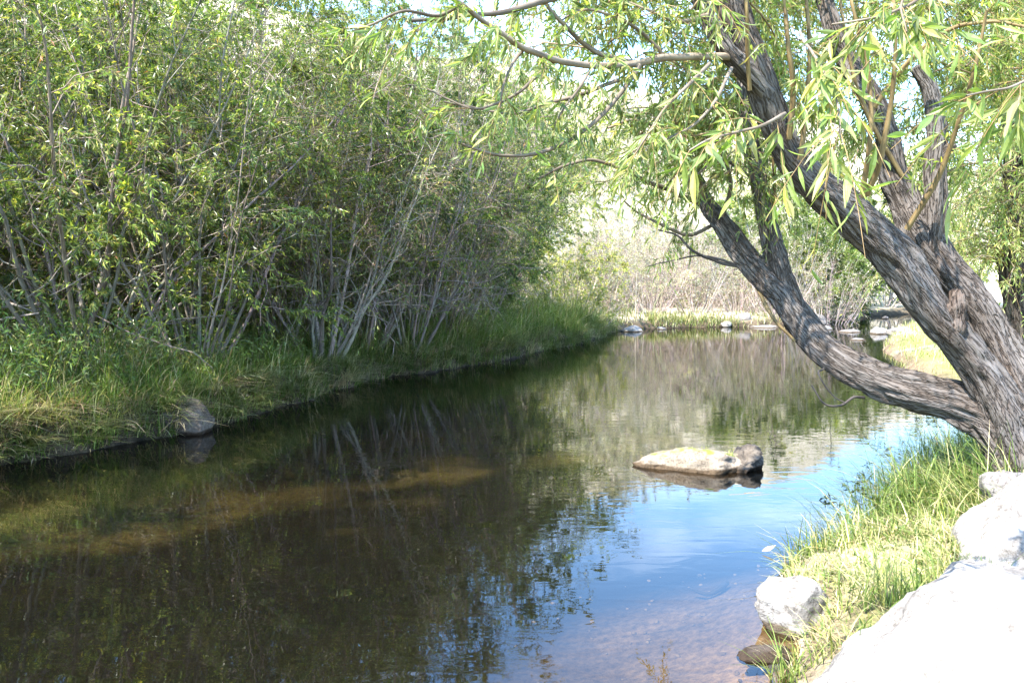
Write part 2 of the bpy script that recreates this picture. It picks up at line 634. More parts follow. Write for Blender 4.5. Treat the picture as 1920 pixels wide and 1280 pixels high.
def terrain(p):
    """height and colour of the land at (n,2) points"""
    p = np.asarray(p, float).reshape(-1, 2)
    dl, dr = seg_dist(p, LW), seg_dist(p, RW)
    ins = inside(p, RING)
    x, y = p[:, 0], p[:, 1]
    left = (dl < dr)
    q = np.c_[p, np.zeros(len(p))]
    rough = fbm(q * 0.7) * 0.06 + fbm(q * 3.1) * 0.022
    far = sst((y - 24) / 6)
    # bed
    dep_l = 0.62 * (1 - np.exp(-dl / 0.35))
    dep_r = 0.62 * (1 - np.exp(-dr / 1.5))
    bed = -np.minimum(dep_l, dep_r) * (1 - 0.6 * sst((y - 26) / 8)) + rough * 0.8 - 0.03
    # left bank: undercut lip, then easy slope
    lb = (0.27 - 0.17 * far) * sst(dl / 0.22) + (0.55 - 0.15 * far) * (1 - np.exp(-dl / 1.6)) + 0.03 * dl
    hill_l = 0.30 * np.maximum(dl - 8, 0) * sst((dl - 8) / 8)
    rise = np.maximum(y - 39 - 0.25 * np.abs(x - 6), 0)
    rb = 0.12 * sst(dr / 0.25) + 0.40 * (1 - np.exp(-dr / 2.2)) + 0.012 * dr
    z = np.where(ins, bed, np.where(left, lb, rb) + rough)
    # land beyond the stream climbs into a dry hillside, lower towards the right
    az = x / np.maximum(y, 1)
    slope = 0.52 - 0.30 * sst((az - 0.20) / 0.35)
    up = slope * np.maximum(dl - 9, 0) * sst((dl - 9) / 10)
    up = np.where(up > 22, 22 + (up - 22) * 0.30, up) * (1 + 0.10 * fbm(q * 0.05))
    z = z + np.where(left & ~ins, np.minimum(up, 60), 0) + np.where(~left & ~ins, 0.12 * np.maximum(dr - 30, 0), 0)
    # colours: what the land itself is made of, plus one painted sunlit streak
    c = np.zeros((len(p), 3))
    nz = fbm(q * 0.6)[:, None]
    soil = np.array([0.085, 0.065, 0.045])
    litter = np.array([0.26, 0.20, 0.14])
    straw = np.array([0.56, 0.50, 0.40])
    turf = np.array([0.24, 0.26, 0.09])
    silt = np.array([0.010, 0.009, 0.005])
    sand = np.array([0.60, 0.47, 0.42])
    sunlit_bar = np.array([0.125, 0.115, 0.070])
    dd = np.minimum(dl, dr)
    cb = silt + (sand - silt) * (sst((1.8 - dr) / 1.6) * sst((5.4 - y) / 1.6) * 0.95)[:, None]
    # a sandier streak parallel to the left bank, its sunlight painted into the colour
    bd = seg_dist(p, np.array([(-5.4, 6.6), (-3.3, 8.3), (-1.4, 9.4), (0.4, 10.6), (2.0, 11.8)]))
    cb = cb + (sunlit_bar - cb) * (sst((1.0 - bd) / 1.0 + 0.8 * fbm(q * 1.1)) * 0.8 * sst((bd < 3) * 1.0))[:, None]
    cb = cb * (0.8 + 0.5 * sst(fbm(q * 1.7) + 0.5))[:, None]
    cl = soil + (litter - soil) * sst((dl - 0.25) / 0.8)[:, None]
    cl = cl + (straw - cl) * sst((dl - 6 - 18 * (1 - sst((x + 2) / 4))) / 6 + nz[:, 0] * 0.3)[:, None]
    cl = cl + (straw - cl) * (far * sst((dl - 0.3) / 1.5))[:, None]
    cr_ = soil * 2.2 + (turf - soil * 2.2) * sst((dr - 0.1) / 0.5)[:, None]
    cr_ = cr_ + (straw * 0.9 - cr_) * sst(nz[:, 0] * 0.9 + 0.2)[:, None] * 0.6
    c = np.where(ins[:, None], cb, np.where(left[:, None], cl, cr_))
    return z, np.clip(c, 0.01, 0.9)


def zat(x, y):
    return float(terrain([(x, y)])[0][0])


def graded(lo, hi, a, b, fine, grow):
    mid = list(np.arange(a, b, fine))
    s, v = fine, b
    while v < hi:
        mid.append(v)
        s *= grow
        v += s
    mid.append(hi)
    s, v, lo_ = fine, a, []
    while v > lo:
        s *= grow
        v -= s
        lo_.append(max(v, lo))
    return np.array(lo_[::-1] + mid)


gx = graded(-700, 700, -7.5, 10, 0.10, 1.06)
gy = graded(-60, 1200, 1.0, 22, 0.10, 1.035)
GX, GY = np.meshgrid(gx, gy)
pts = np.c_[GX.ravel(), GY.ravel()]
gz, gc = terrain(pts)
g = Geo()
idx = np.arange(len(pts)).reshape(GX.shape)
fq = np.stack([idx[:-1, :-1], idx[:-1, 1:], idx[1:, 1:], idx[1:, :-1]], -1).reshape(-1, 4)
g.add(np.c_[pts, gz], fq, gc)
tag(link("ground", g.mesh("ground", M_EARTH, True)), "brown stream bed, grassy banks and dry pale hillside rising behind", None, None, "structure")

g = Geo()
g.add([(-60, -16, 0), (150, -16, 0), (150, 75, 0), (-60, 75, 0)], [[0, 1, 2, 3]])
tag(link("water", g.mesh("water", M_WATER, True)), "calm brown stream reflecting shrubs and blue sky", None, None, "structure")


# ------------------------------------------------------------------ willow shrubs
GREENS = [(0.085, 0.125, 0.028), (0.135, 0.175, 0.040), (0.24, 0.265, 0.070), (0.42, 0.38, 0.09), (0.26, 0.13, 0.06)]


def shrub_data(seed, height, spread, n_stem, n_br, n_tw, n_lf, leaf, palette, weights, bare=0.28, lean=(4, 38), r0=0.032,
               stem_tint=(0.245, 0.205, 0.17), droop=0.25, base_r=0.35, side=None, hang=0.35):
    """stem meshes (each with its own branches) and one crown mesh, standing at the origin"""
    r = np.random.default_rng(seed)
    stems, cg = [], Geo()
    az0 = r.random() * 6.28
    for i in range(n_stem):
        az = az0 + i * 2.39996 + r.normal(0, 0.3)
        ln = R(lean[0] + (lean[1] - lean[0]) * math.sqrt((i + 0.5) / n_stem))
        H = height * (1.05 - 0.30 * (i / n_stem)) * r.uniform(0.85, 1.08)
        b0 = np.array([math.cos(az) * base_r * (i / n_stem) ** .5, math.sin(az) * base_r * (i / n_stem) ** .5, -0.08])
        out = np.array([math.cos(az), math.sin(az), 0])
        if side is not None:
            out = out + np.array([side[0], side[1], 0]) * 0.6
        K = 10
        p, cur = [b0], b0
        bend = r.normal(0, 0.05, 3)
        for k in range(1, K):
            tt = k / (K - 1)
            a = ln * (1.15 - 0.5 * tt + 0.35 * tt * tt * spread)
            dv = out * math.sin(a) + np.array([0, 0, 1.0]) * math.cos(a) + bend + r.normal(0, 0.085, 3)
            cur = cur + unit(dv) * H / (K - 1) / math.cos(ln * 0.6)
            p.append(cur)
        p = np.array(p)
        rad = r0 * r.uniform(0.6, 1.35) * (1 - 0.86 * np.linspace(0, 1, K) ** 0.8)
        rad[0] *= 1.3
        sg = Geo()
        ti = np.array(stem_tint) * r.uniform(0.55, 1.45) * np.exp(r.normal(0, 0.05, 3))
        pp = catmull(np.c_[p, rad], 2)
        tubes(sg, pp[None, :, :3], pp[None, :, 3], 7, ti[None])
        # branches
        t0 = bare + (1 - bare) * r.random(n_br) ** 0.85 * 0.98
        fi = t0 * (K - 1)
        i0 = np.minimum(fi.astype(int), K - 2)
        fr = (fi - i0)[:, None]
        bp = p[i0] * (1 - fr) + p[i0 + 1] * fr
        tg = unit(p[i0 + 1] - p[i0])
        rv = unit(r.normal(size=(n_br, 3)) + np.array([out[0] * .5, out[1] * .5, 0.15]))
        bd = unit(tg * 0.75 + rv * 0.95)
        BL = height * 0.19 * r.uniform(0.5, 1.35, n_br) * (1.15 - 0.55 * t0)
        kk = 6
        tt = np.linspace(0, 1, kk)
        wob = np.cumsum(r.normal(0, 0.045, (n_br, kk, 3)), 1) * BL[:, None, None]
        wob[:, 0] = 0
        bpth = bp[:, None] + bd[:, None] * (tt[None, :] * BL[:, None])[..., None] + wob
        bpth[..., 2] -= droop * BL[:, None] * tt[None, :] ** 2 * 0.5
        brad = (0.30 * r0 * (1.15 - t0))[:, None] * (1 - 0.75 * tt[None, :]) + 0.0016
        tubes(sg, bpth, brad, 4, np.broadcast_to(ti * 1.05, (n_br, 3)))
        # twigs
        nT = n_br * n_tw
        bi = np.repeat(np.arange(n_br), n_tw)
        u = r.uniform(0.15, 1.0, nT)
        fi = u * (kk - 1)
        i0 = np.minimum(fi.astype(int), kk - 2)
        fr = (fi - i0)[:, None]
        tp = bpth[bi, i0] * (1 - fr) + bpth[bi, i0 + 1] * fr
        tgt = unit(bpth[bi, i0 + 1] - bpth[bi, i0])
        td = unit(tgt * 0.8 + unit(r.normal(size=(nT, 3))) * 0.8 + np.array([0, 0, 0.12]))
        TL = r.uniform(0.16, 0.46, nT) * (0.6 + 0.08 * height)
        k3 = 4
        t3 = np.linspace(0, 1, k3)
        tpth = tp[:, None] + td[:, None] * (t3[None] * TL[:, None])[..., None]
        tpth[..., 2] -= hang * TL[:, None] * t3[None] ** 2
        trad = np.full((nT, 1), 0.0028) * (1 - 0.6 * t3[None])
        tubes(sg, tpth, trad, 3, np.broadcast_to(np.array((0.20, 0.15, 0.09)), (nT, 3)))
        stems.append(sg)
        # leaves
        dens = np.clip(r.gamma(1.0, 1.25, n_br), 0.06, 3.2)[bi]
        cnt = r.poisson(n_lf * dens)
        li = np.repeat(np.arange(nT), cnt)
        nL = len(li)
        u = r.uniform(0.08, 1.0, nL)
        fi = u * (k3 - 1)
        i0 = np.minimum(fi.astype(int), k3 - 2)
        fr = (fi - i0)[:, None]
        lp = tpth[li, i0] * (1 - fr) + tpth[li, i0 + 1] * fr
        lt = unit(tpth[li, i0 + 1] - tpth[li, i0])
        ld = unit(lt * 0.75 + unit(r.normal(size=(nL, 3))) * 0.75 + np.array([0, 0, -0.22]))
        LL = leaf * r.uniform(0.55, 1.25, nL)
        tn = pick_tints(r, nL, palette, weights)
        # whole twigs differ a little in age and hue
        hm = r.normal(0, 1, (n_br, 1))
        hv = np.exp(hm * np.array([0.26, 0.24, 0.16]))
        tn = tn * hv[bi][li]
        leaves(cg, lp, ld, LL, LL * r.uniform(0.20, 0.30, nL), tn, r)
    return stems, cg


class Kind:
    """meshes of one kind of shrub, shared by its copies"""

    def __init__(self, name, seed, leafmat=None, **kw):
        stems, cg = shrub_data(seed, **kw)
        self.stems = [s.mesh("stem", M_STEM, True) for s in stems]
        self.crown = cg.mesh("crown", leafmat or M_LEAF)
        self.name = name


def plant(kind, name, x, y, rot, scale, label, cat, group=None, z=None, tilt=(0, 0)):
    t = thing(name, (x, y, zat(x, y) if z is None else z), label, cat, group)
    t.rotation_euler = (tilt[0], tilt[1], rot)
    t.scale = (scale[0], scale[0], scale[1])
    for s in kind.stems:
        link("stem", s, t)
    link("crown", kind.crown, t)
    return t


BIG = dict(palette=GREENS, weights=(4, 4, 2.4, 0.9, 0.12))
K_A = Kind("a", 11, height=6.4, spread=1.2, n_stem=24, n_br=19, n_tw=8, n_lf=14, leaf=0.09, bare=0.13, lean=(5, 44), r0=0.032,
           stem_tint=(0.215, 0.178, 0.146), palette=GREENS, weights=(3, 4, 3.4, 1.6, 0.15))
K_B = Kind("b", 12, height=6.4, spread=0.9, n_stem=22, n_br=18, n_tw=8, n_lf=14, leaf=0.078, bare=0.15, lean=(4, 32), r0=0.026,
           stem_tint=(0.245, 0.205, 0.17), **BIG)
K_C = Kind("c", 13, height=7.4, spread=0.8, n_stem=15, n_br=24, n_tw=9, n_lf=18, leaf=0.085, bare=0.14, lean=(4, 27), r0=0.042,
           palette=GREENS, weights=(6, 3.5, 1.2, 0.3, 0.05), stem_tint=(0.23, 0.195, 0.165))

K_W = Kind("w", 14, height=5.6, spread=0.9, n_stem=26, n_br=20, n_tw=9, n_lf=2.6, leaf=0.065, bare=0.12, lean=(4, 30), r0=0.028,
           palette=GREENS, weights=(3, 3, 1.5, 0.5, 0.3), stem_tint=(0.27, 0.235, 0.20))
LB = "willow shrubs on the left bank"
for k, (x, y, s_, lb) in enumerate([(-3.15, 13.6, 0.95, "half bare shrub of fine grey twigs in front of the thick stemmed willow"), (-2.0, 15.9, 1.0, "half bare grey twigged shrub right of the thick stemmed willow"),
                                    (-4.9, 12.6, 0.9, "half bare grey twigged shrub behind the fanned willow stems"), (-1.5, 17.6, 0.8, "half bare grey twigged shrub left of the tall dark green willow")]):
    plant(K_W, "bare_shrub", x, y, k * 1.4, (s_, s_), lb, "shrub", LB)
plant(K_A, "willow_shrub", -5.55, 10.5, 0.4, (1.0, 1.0), "large willow shrub whose grey stems fan out from the bank at far left", "shrub", LB)
plant(K_B, "willow_shrub", -4.35, 11.3, 2.1, (0.95, 1.0), "willow shrub with stems leaning over the grey stone on the left bank", "shrub", LB)
plant(K_B, "willow_shrub", -3.9, 13.9, 4.0, (0.9, 0.95), "willow shrub with thin pale upright stems between the fanned shrub and the thick stemmed one", "shrub", LB)
plant(K_C, "willow_shrub", -2.75, 15.2, 0.8, (0.9, 1.02), "willow shrub with thick pale grey stems rising from the bank grass", "shrub", LB)
plant(K_C, "willow_shrub", -1.3, 18.6, 2.6, (0.95, 0.98), "tall dark green willow shrub leaning right over the tall bank grass", "shrub", LB)
plant(K_C, "willow_shrub", -0.75, 21.2, 5.1, (0.68, 0.80), "last dark green willow shrub at the right end of the left bank thicket", "shrub", LB)
plant(K_A, "willow_shrub", -8.3, 11.5, 1.9, (1.0, 1.08), "willow shrub behind the large fanned one, cut off by the left edge", "shrub", LB)
plant(K_B, "willow_shrub", -6.8, 14.2, 5.2, (1.1, 1.1), "willow shrub in the back row behind the large fanned shrub", "shrub", LB)
plant(K_A, "willow_shrub", -5.2, 17.0, 3.2, (0.95, 1.05), "willow shrub in the back row behind the thin pale stems", "shrub", LB)
plant(K_B, "willow_shrub", -3.6, 19.6, 0.2, (1.0, 1.1), "willow shrub in the back row behind the thick stemmed shrub", "shrub", LB)
plant(K_B, "willow_shrub", -2.2, 23.0, 1.2, (1.1, 1.1), "willow shrub in the back row behind the dark green one", "shrub", LB)
plant(K_A, "willow_shrub", -10.5, 15.0, 1.2, (1.1, 1.2), "willow shrub farthest back at the left edge", "shrub", LB)
plant(K_A, "willow_shrub", -9.3, 8.9, 4.4, (0.85, 0.9), "willow shrub nearest the camera on the left bank, mostly outside the picture", "shrub", LB)
K_U = Kind("u", 37, height=2.4, spread=1.0, n_stem=12, n_br=14, n_tw=6, n_lf=11, leaf=0.09, bare=0.03, lean=(8, 50), r0=0.016,
           palette=GREENS, weights=(6, 3, 0.8, 0.1, 0.02), stem_tint=(0.20, 0.165, 0.135))
ur = np.random.default_rng(404)
for k, (x, y) in enumerate([(-6.9, 12.2), (-5.0, 13.2), (-5.6, 15.3), (-4.2, 16.4), (-3.6, 17.6), (-2.9, 18.6), (-2.4, 20.3), (-1.5, 21.6), (-6.2, 18.2), (-4.7, 20.6), (-3.6, 22.4), (-2.6, 24.4),
                            (-7.6, 17.0), (-8.6, 14.0), (-1.0, 23.4), (-5.9, 21.5), (-0.6, 24.2)]):
    sc_ = ur.uniform(0.65, 1.05)
    plant(K_U, "low_shrub", x, y, k * 1.7, (sc_, sc_), "low leafy green shrub filling the gaps between the willow stems of the left bank", "shrub", "low shrubs among the left bank stems")
for k, (x, y, s_) in enumerate([(-12.5, 2.6, 1.75), (-15, 4.5, 1.7)]):
    plant(K_C, "willow_tree", x, y, k * 1.7, (1.0, s_), "tall willow upstream whose dark crown shades and mirrors in the left of the pool", "tree", "tall willows upstream")
for k, (x, y) in enumerate([(-10, 18), (-7.2, 20.2), (-5.2, 23), (-9.5, 22.5), (-12.2, 11.5), (-4, 27), (-12.5, 19), (-8.6, 16.6), (-1.0, 25.5)]):
    plant(K_B if k % 2 else K_A, "willow_shrub", x, y, k * 1.3, (1.1, 1.15), "willow shrub deep in the thicket behind the left bank rows", "shrub", "willow shrubs deep in the left thicket")
for k, (x, y, s_) in enumerate([(-2.2, 33.0, 1.3), (-0.2, 36.0, 1.1), (-5.0, 30.0, 1.3)]):
    plant(K_C, "dark_tree", x, y, k * 2.2, (1.1, s_ * 1.05), "dark green tree on the slope behind the left bank shrubs", "tree", "dark trees behind the left bank")


# ------------------------------------------------------------------ rocks
def rock_geo(seed, size, cuts=16, rough=0.09, sub=5, cut_lo=0.62):
    import bmesh
    r = np.random.default_rng(seed)
    bm = bmesh.new()
    bmesh.ops.create_icosphere(bm, subdivisions=sub, radius=1.0)
    V = np.array([v.co for v in bm.verts])
    Fc = np.array([[v.index for v in f.verts] for f in bm.faces])
    bm.free()
    for _ in range(cuts):
        n = unit(r.normal(size=3))
        d = r.uniform(cut_lo, 0.95)
        h = V @ n
        V = V - np.outer(np.maximum(h - d, 0) * 0.92, n)
    V = V * (1 + rough * fbm(V * 1.6 + seed)[:, None] + rough * 0.4 * fbm(V * 6 + seed)[:, None])
    V = V * np.asarray(size) * 0.5
    g = Geo()
    g.add(V, Fc)
    return g


def rock(name, loc, size, rot, mat, label, seed, cat="rock", group=None, **kw):
    o = link(name, rock_geo(seed, size, **kw).mesh(name, mat, True))
    o.location = Vector([float(q) for q in loc])
    o.rotation_euler = rot
    return tag(o, label, cat, group)


rock("boulder", (1.92, 3.0, 0.18), (1.58, 1.12, 0.92), (0.05, 0.03, 0.12), M_ROCK_PALE, "largest sun bleached boulder filling the lower right corner", 21, "boulder", rough=0.10, cut_lo=0.72, cuts=12)
rock("boulder", (2.80, 4.12, 0.36), (1.75, 0.95, 0.72), (0.0, -0.30, 0.75), M_ROCK_PALE, "white sloping boulder behind the largest boulder, below the tree base", 22, "boulder", rough=0.10, cut_lo=0.5, cuts=22)
rock("boulder", (1.47, 4.0, 0.04), (0.54, 0.48, 0.46), (0.1, 0.25, 0.9), M_ROCK_PALE, "small white boulder at the water's edge beside the grass", 29, "boulder", rough=0.12, cut_lo=0.58, cuts=18)
rock("boulder", (3.08, 4.95, 0.40), (0.5, 0.45, 0.42), (0.2, 0.1, 1.2), M_ROCK_GREY, "grey boulder partly shaded at the foot of the willow trunk", 24, "boulder")
rock("flat_stone", (1.17, 3.68, -0.006), (0.29, 0.17, 0.085), (0, 0, 0.3), M_ROCK_BROWN, "flat tan stone just breaking the water near the bottom tuft", 25, "stone", cuts=10)
c = P(1315, 880, 7.45)
isl = rock("island_stone", (c[0] + 0.06, 7.55, -0.01), (1.30, 0.6, 0.40), (0.0, -0.09, -0.10), M_ROCK_MOSS, "long flat mossy rock with a right end coloured dark as shaded standing alone in midstream", 26, "rock", rough=0.14, cut_lo=0.5)
de = link("shaded_end", rock_geo(127, (0.44, 0.54, 0.36), rough=0.25, cut_lo=0.5).mesh("shaded_end", M_ROCK_SHADED, True), isl)  # rough right end of the rock, its shade painted as darker stone
de.location = (0.33, -0.02, 0.005)
mg = Geo()
mr = np.random.default_rng(9)
mb = np.c_[mr.uniform(-0.45, 0.4, 420), mr.uniform(-0.2, 0.2, 420), np.zeros(420)]
mb[:, 2] = 0.155 - 0.5 * mb[:, 1] ** 2 - 0.12 * np.abs(mb[:, 0])
mk = fbm(mb * 6 + 3) > 0.0
mb = mb[mk]
MOSS_TUFT = (mg, mb, mr)
c = P(352, 785, 9.75)
rock("bank_stone", (c[0] + 0.10, 9.34, 0.10), (0.84, 0.62, 0.62), (0.1, 0.25, 0.3), M_ROCK_BROWN, "rounded grey stone at the foot of the left bank", 27, "stone")
SHORE = "stones along the far shore"
for k, (px, py, d, wd, ht, mt, lb) in enumerate([
    (1186, 624, 28.8, 1.00, 0.55, M_ROCK_PALE, "white stone in the water off the end of the left bank"),
    (1240, 619, 30.2, 0.50, 0.30, M_ROCK_PALE, "small white stone beside the green plants of the far shore"),
    (1392, 598, 32.6, 0.85, 0.70, M_ROCK_GREY, "dark brown stone in front of the dry reeds"),
    (1362, 607, 31.8, 0.60, 0.35, M_ROCK_PALE, "pale stone just left of the dark brown stone"),
    (1432, 612, 31.4, 1.50, 0.26, M_ROCK_PALE, "long flat pale stone right of the dark brown stone"),
    (1522, 583, 33.5, 1.30, 1.10, M_ROCK_GREY, "large grey stone under the dark shrub at the bend"),
    (1548, 608, 30.0, 0.80, 0.40, M_ROCK_PALE, "tilted pinkish stone at the head of the riffle"),
    (1590, 618, 28.5, 0.90, 0.28, M_ROCK_PALE, "low flat stone in the middle of the riffle"),
    (1648, 620, 27.6, 0.95, 0.65, M_ROCK_PALE, "peaked white stone in the riffle left of the leaning trunk"),
    (1688, 634, 25.5, 0.90, 0.50, M_ROCK_PALE, "rounded pale stone at the right end of the riffle"),
    (1610, 640, 24.5, 0.55, 0.22, M_ROCK_PALE, "low pale stone in front of the peaked riffle stone"),
    (1660, 589, 39.0, 0.45, 0.35, M_ROCK_GREY, "small dark stone in the water beyond the riffle"),
]):
    c = P(px, py, d)
    rock("shore_stone", (c[0], d, max(zat(c[0], d), -0.04) - ht * 0.02), (wd, wd * 0.8, ht), (0.1, 0.1, k * 1.3), mt, lb, 40 + k, "stone", SHORE, sub=4)
g = Geo()
pr = np.random.default_rng(61)
pp = np.c_[pr.uniform(-1.2, 2.0, 420), pr.uniform(2.6, 5.6, 420)]
pp = pp[inside(pp, RING)]
dd = seg_dist(pp, RW)
pp = pp[(dd < 1.6) & (pr.random(len(pp)) < 1.1 - 0.6 * dd)]
pz = terrain(pp)[0]
for (x, y), z in zip(pp, pz):
    rg = rock_geo(int(pr.integers(1e6)), pr.uniform(0.010, 0.04) * np.array([1.2, 0.9, 0.6]), cuts=5, sub=1)
    a = pr.random() * 6.28
    v = np.concatenate(rg.v) @ np.array([[math.cos(a), math.sin(a), 0], [-math.sin(a), math.cos(a), 0], [0, 0, 1]])
    g.add(v + [x, y, z + 0.004], rg.f3[0])
tag(link("pebbles", g.mesh("pebbles", M_ROCK_WET, True)), "small brown pebbles on the shallow bed by the right bank", "pebbles", None, "stuff")

# ------------------------------------------------------------------ grass
GPAL = [(0.075, 0.125, 0.022), (0.12, 0.17, 0.035), (0.20, 0.22, 0.06), (0.42, 0.36, 0.20)]


def blades(g, base, length, width, tint, r, lean=0.5, dirv=None, pull=0.0):
    """curved tapering grass blades, two quads each"""
    n = len(base)
    az = r.random(n) * 6.283
    h = np.c_[np.cos(az), np.sin(az), np.zeros(n)]
    if dirv is not None:
        h = unit(h + dirv * pull)
    ln = lean * r.uniform(0.15, 1.3, n)
    s = np.c_[-h[:, 1], h[:, 0], np.zeros(n)]
    V = np.zeros((n, 8, 3))
    for k, tt in enumerate((0, .38, .74, 1.0)):
        up = length * (tt - 0.42 * ln * tt * tt * 0.9)
        outw = length * ln * tt ** 1.9
        ctr = base + h * outw[:, None]
        ctr[:, 2] += up
        wd = width * (1.0, .95, .6, .10)[k] * 0.5
        V[:, k * 2] = ctr - s * wd[:, None]
        V[:, k * 2 + 1] = ctr + s * wd[:, None]
    f = np.array([[0, 1, 3, 2], [2, 3, 5, 4], [4, 5, 7, 6]])
    fa = (np.arange(n)[:, None, None] * 8 + f[None]).reshape(-1, 4)
    g.add(V, fa, np.repeat(tint, 8, 0))


def bank_samples(poly, ylo, yhi, n, dlo, dhi, power, side, r):
    """points beside a bank line; side +1 = left of the walking direction"""
    seg = [(a, b) for a, b in zip(poly[:-1], poly[1:]) if ylo <= a[1] <= yhi]
    ln = np.array([np.linalg.norm(b - a) / max(6, a[1]) ** 0.9 for a, b in seg])
    i = r.choice(len(seg), n, p=ln / ln.sum())
    A = np.array([s[0] for s in seg])[i]
    B = np.array([s[1] for s in seg])[i]
    t = r.random(n)[:, None]
    nrm = unit(np.c_[-(B - A)[:, 1], (B - A)[:, 0]]) * side
    d = dlo + (dhi - dlo) * r.random(n) ** power
    return A + (B - A) * t + nrm * d[:, None], nrm, d


def clump(pts, r, k, rad):
    """gather points into tufts"""
    c = pts[r.choice(len(pts), k)]
    return c[r.integers(0, k, len(pts))] + r.normal(0, rad, pts.shape)


r = np.random.default_rng(5)
g = Geo()
p, nrm, d = bank_samples(LW, 3.5, 29, 100000, -0.02, 2.6, 1.4, 1, r)
half = len(p) // 2
p[:half] = clump(p[:half], r, 3200, 0.06)
ok = ~inside(p, RING)
p, nrm, d = p[ok], nrm[ok], d[ok]
q = np.c_[p, np.zeros(len(p))]
patch = fbm(q * 0.8)
keep = (r.random(len(p)) < np.clip(0.75 + 0.5 * patch + 0.15 * (p[:, 1] > 11) + 0.25 * (p[:, 1] < 9.5), 0.2, 1))
p, nrm, d, patch = p[keep], nrm[keep], d[keep], patch[keep]
z = terrain(p)[0]
L = r.uniform(0.22, 0.62, len(p)) * (0.75 + 0.55 * sst((p[:, 1] - 10) / 10)) * np.clip(0.9 + 0.4 * patch, .5, 1.4)
dry = (0.10 + 0.30 * np.clip(patch, 0, 1) + 0.35 * sst((9.5 - p[:, 1]) / 1.5) * (d < 0.9) + 0.25 * (d < 0.25))
tn = pick_tints(r, len(p), GPAL[:3], (4, 4, 1.6))
dm = r.random(len(p)) < dry
tn[dm] = pick_tints(r, dm.sum(), [(0.42, 0.35, 0.21), (0.30, 0.24, 0.14)], (1, 1))
over = np.c_[-nrm, np.zeros(len(nrm))]
blades(g, np.c_[p, z - 0.02], L * np.where(d < 0.3, 0.55, 1.0) * np.exp(r.normal(0, 0.28, len(p))), r.uniform(0.006, 0.012, len(p)), tn, r, np.minimum(np.where(d < 0.3, 1.7, 1.0) * np.exp(r.normal(0, 0.25, len(p))), 1.9), over, 0.8)
p, nrm, d = bank_samples(LW, 4, 28, 420, 0.03, 0.28, 1.0, 1, r)
p, nrm = p[~inside(p, RING)], nrm[~inside(p, RING)]
k = 34
b = np.repeat(p, k, 0) + r.normal(0, 0.05, (len(p) * k, 2))
nn = np.repeat(nrm, k, 0)
zb = np.repeat(terrain(p)[0], k) + 0.02
tn = np.repeat(pick_tints(r, len(p), [(0.09, 0.12, 0.03), (0.17, 0.18, 0.06), (0.36, 0.30, 0.18), (0.26, 0.20, 0.12)], (3, 3, 1.6, 1)), k, 0) * np.exp(r.normal(0, 0.25, (len(b), 1)))
blades(g, np.c_[b, zb], r.uniform(0.14, 0.42, len(b)), r.uniform(0.006, 0.011, len(b)), tn, r, 1.75, np.c_[-nn, np.zeros(len(nn))], 1.1)
tag(link("bank_grass", g.mesh("bank_grass", M_GRASS)), "long green grass hanging over the shaded left bank", "grass", None, "stuff")

mg, mb, mr = MOSS_TUFT
blades(mg, mb, mr.uniform(.015, .06, len(mb)), np.full(len(mb), .006), pick_tints(mr, len(mb), [(0.20, 0.22, 0.05), (0.34, 0.33, 0.10)], (1, 1)), mr, 0.8)
mo = link("moss", mg.mesh("moss", M_GRASS), isl)

# leafy undergrowth among the bank grass
g = Geo()
p, nrm, d = bank_samples(LW, 3.5, 27, 2600, 0.25, 4.2, 0.9, 1, r)
p = p[fbm(np.c_[p * 0.9, np.full(len(p), 4.0)]) > -0.15]
z = terrain(p)[0]
n_s = 22
hgt = r.uniform(0.25, 0.85, len(p))
az = r.random(len(p)) * 6.283
u = r.random((len(p), n_s)) ** 0.7
ax = np.c_[np.cos(az) * .45, np.sin(az) * .45, np.ones(len(p))]
b = (np.c_[p, z][:, None] + ax[:, None] * (u * hgt[:, None])[..., None] + r.normal(0, 0.05, (len(p), n_s, 3))).reshape(-1, 3)
tn = pick_tints(r, len(p), [(0.09, 0.135, 0.028), (0.15, 0.185, 0.045), (0.24, 0.24, 0.08)], (3, 3, 1))
leaves(g, b, r.normal(size=b.shape) + np.array([0, 0, 0.15]), r.uniform(.05, .11, len(b)), r.uniform(.014, .024, len(b)), np.repeat(tn, n_s, 0), r)
stalk = np.c_[p, z][:, None] + ax[:, None] * (np.linspace(0, 1, 4)[None] * hgt[:, None])[..., None]
tubes(g, stalk, np.full((len(p), 1), 0.004) * np.linspace(1, .4, 4)[None], 3, np.broadcast_to(np.array((0.16, 0.13, 0.07)), (len(p), 3)))
tag(link("undergrowth", g.mesh("undergrowth", M_LEAF)), "leafy weeds and shoots growing among the left bank grass", "undergrowth", None, "stuff")

# leaf litter and dead twigs on the left bank
g = Geo()
p, nrm, d = bank_samples(LW, 3.5, 24, 9000, 0.15, 4.5, 1.0, 1, r)
z = terrain(p)[0]
leaves(g, np.c_[p, z + 0.015], np.c_[r.normal(size=(len(p), 2)), r.normal(0, .15, len(p))], r.uniform(.05, .10, len(p)), r.uniform(.012, .022, len(p)),
       pick_tints(r, len(p), [(0.36, 0.27, 0.17), (0.24, 0.15, 0.09), (0.45, 0.38, 0.28)], (1, 1, 1)), r, flat=2)
tag(link("leaf_litter", g.mesh("leaf_litter", M_GRASS)), "dry fallen willow leaves scattered under the left bank shrubs", "leaf litter", None, "stuff")

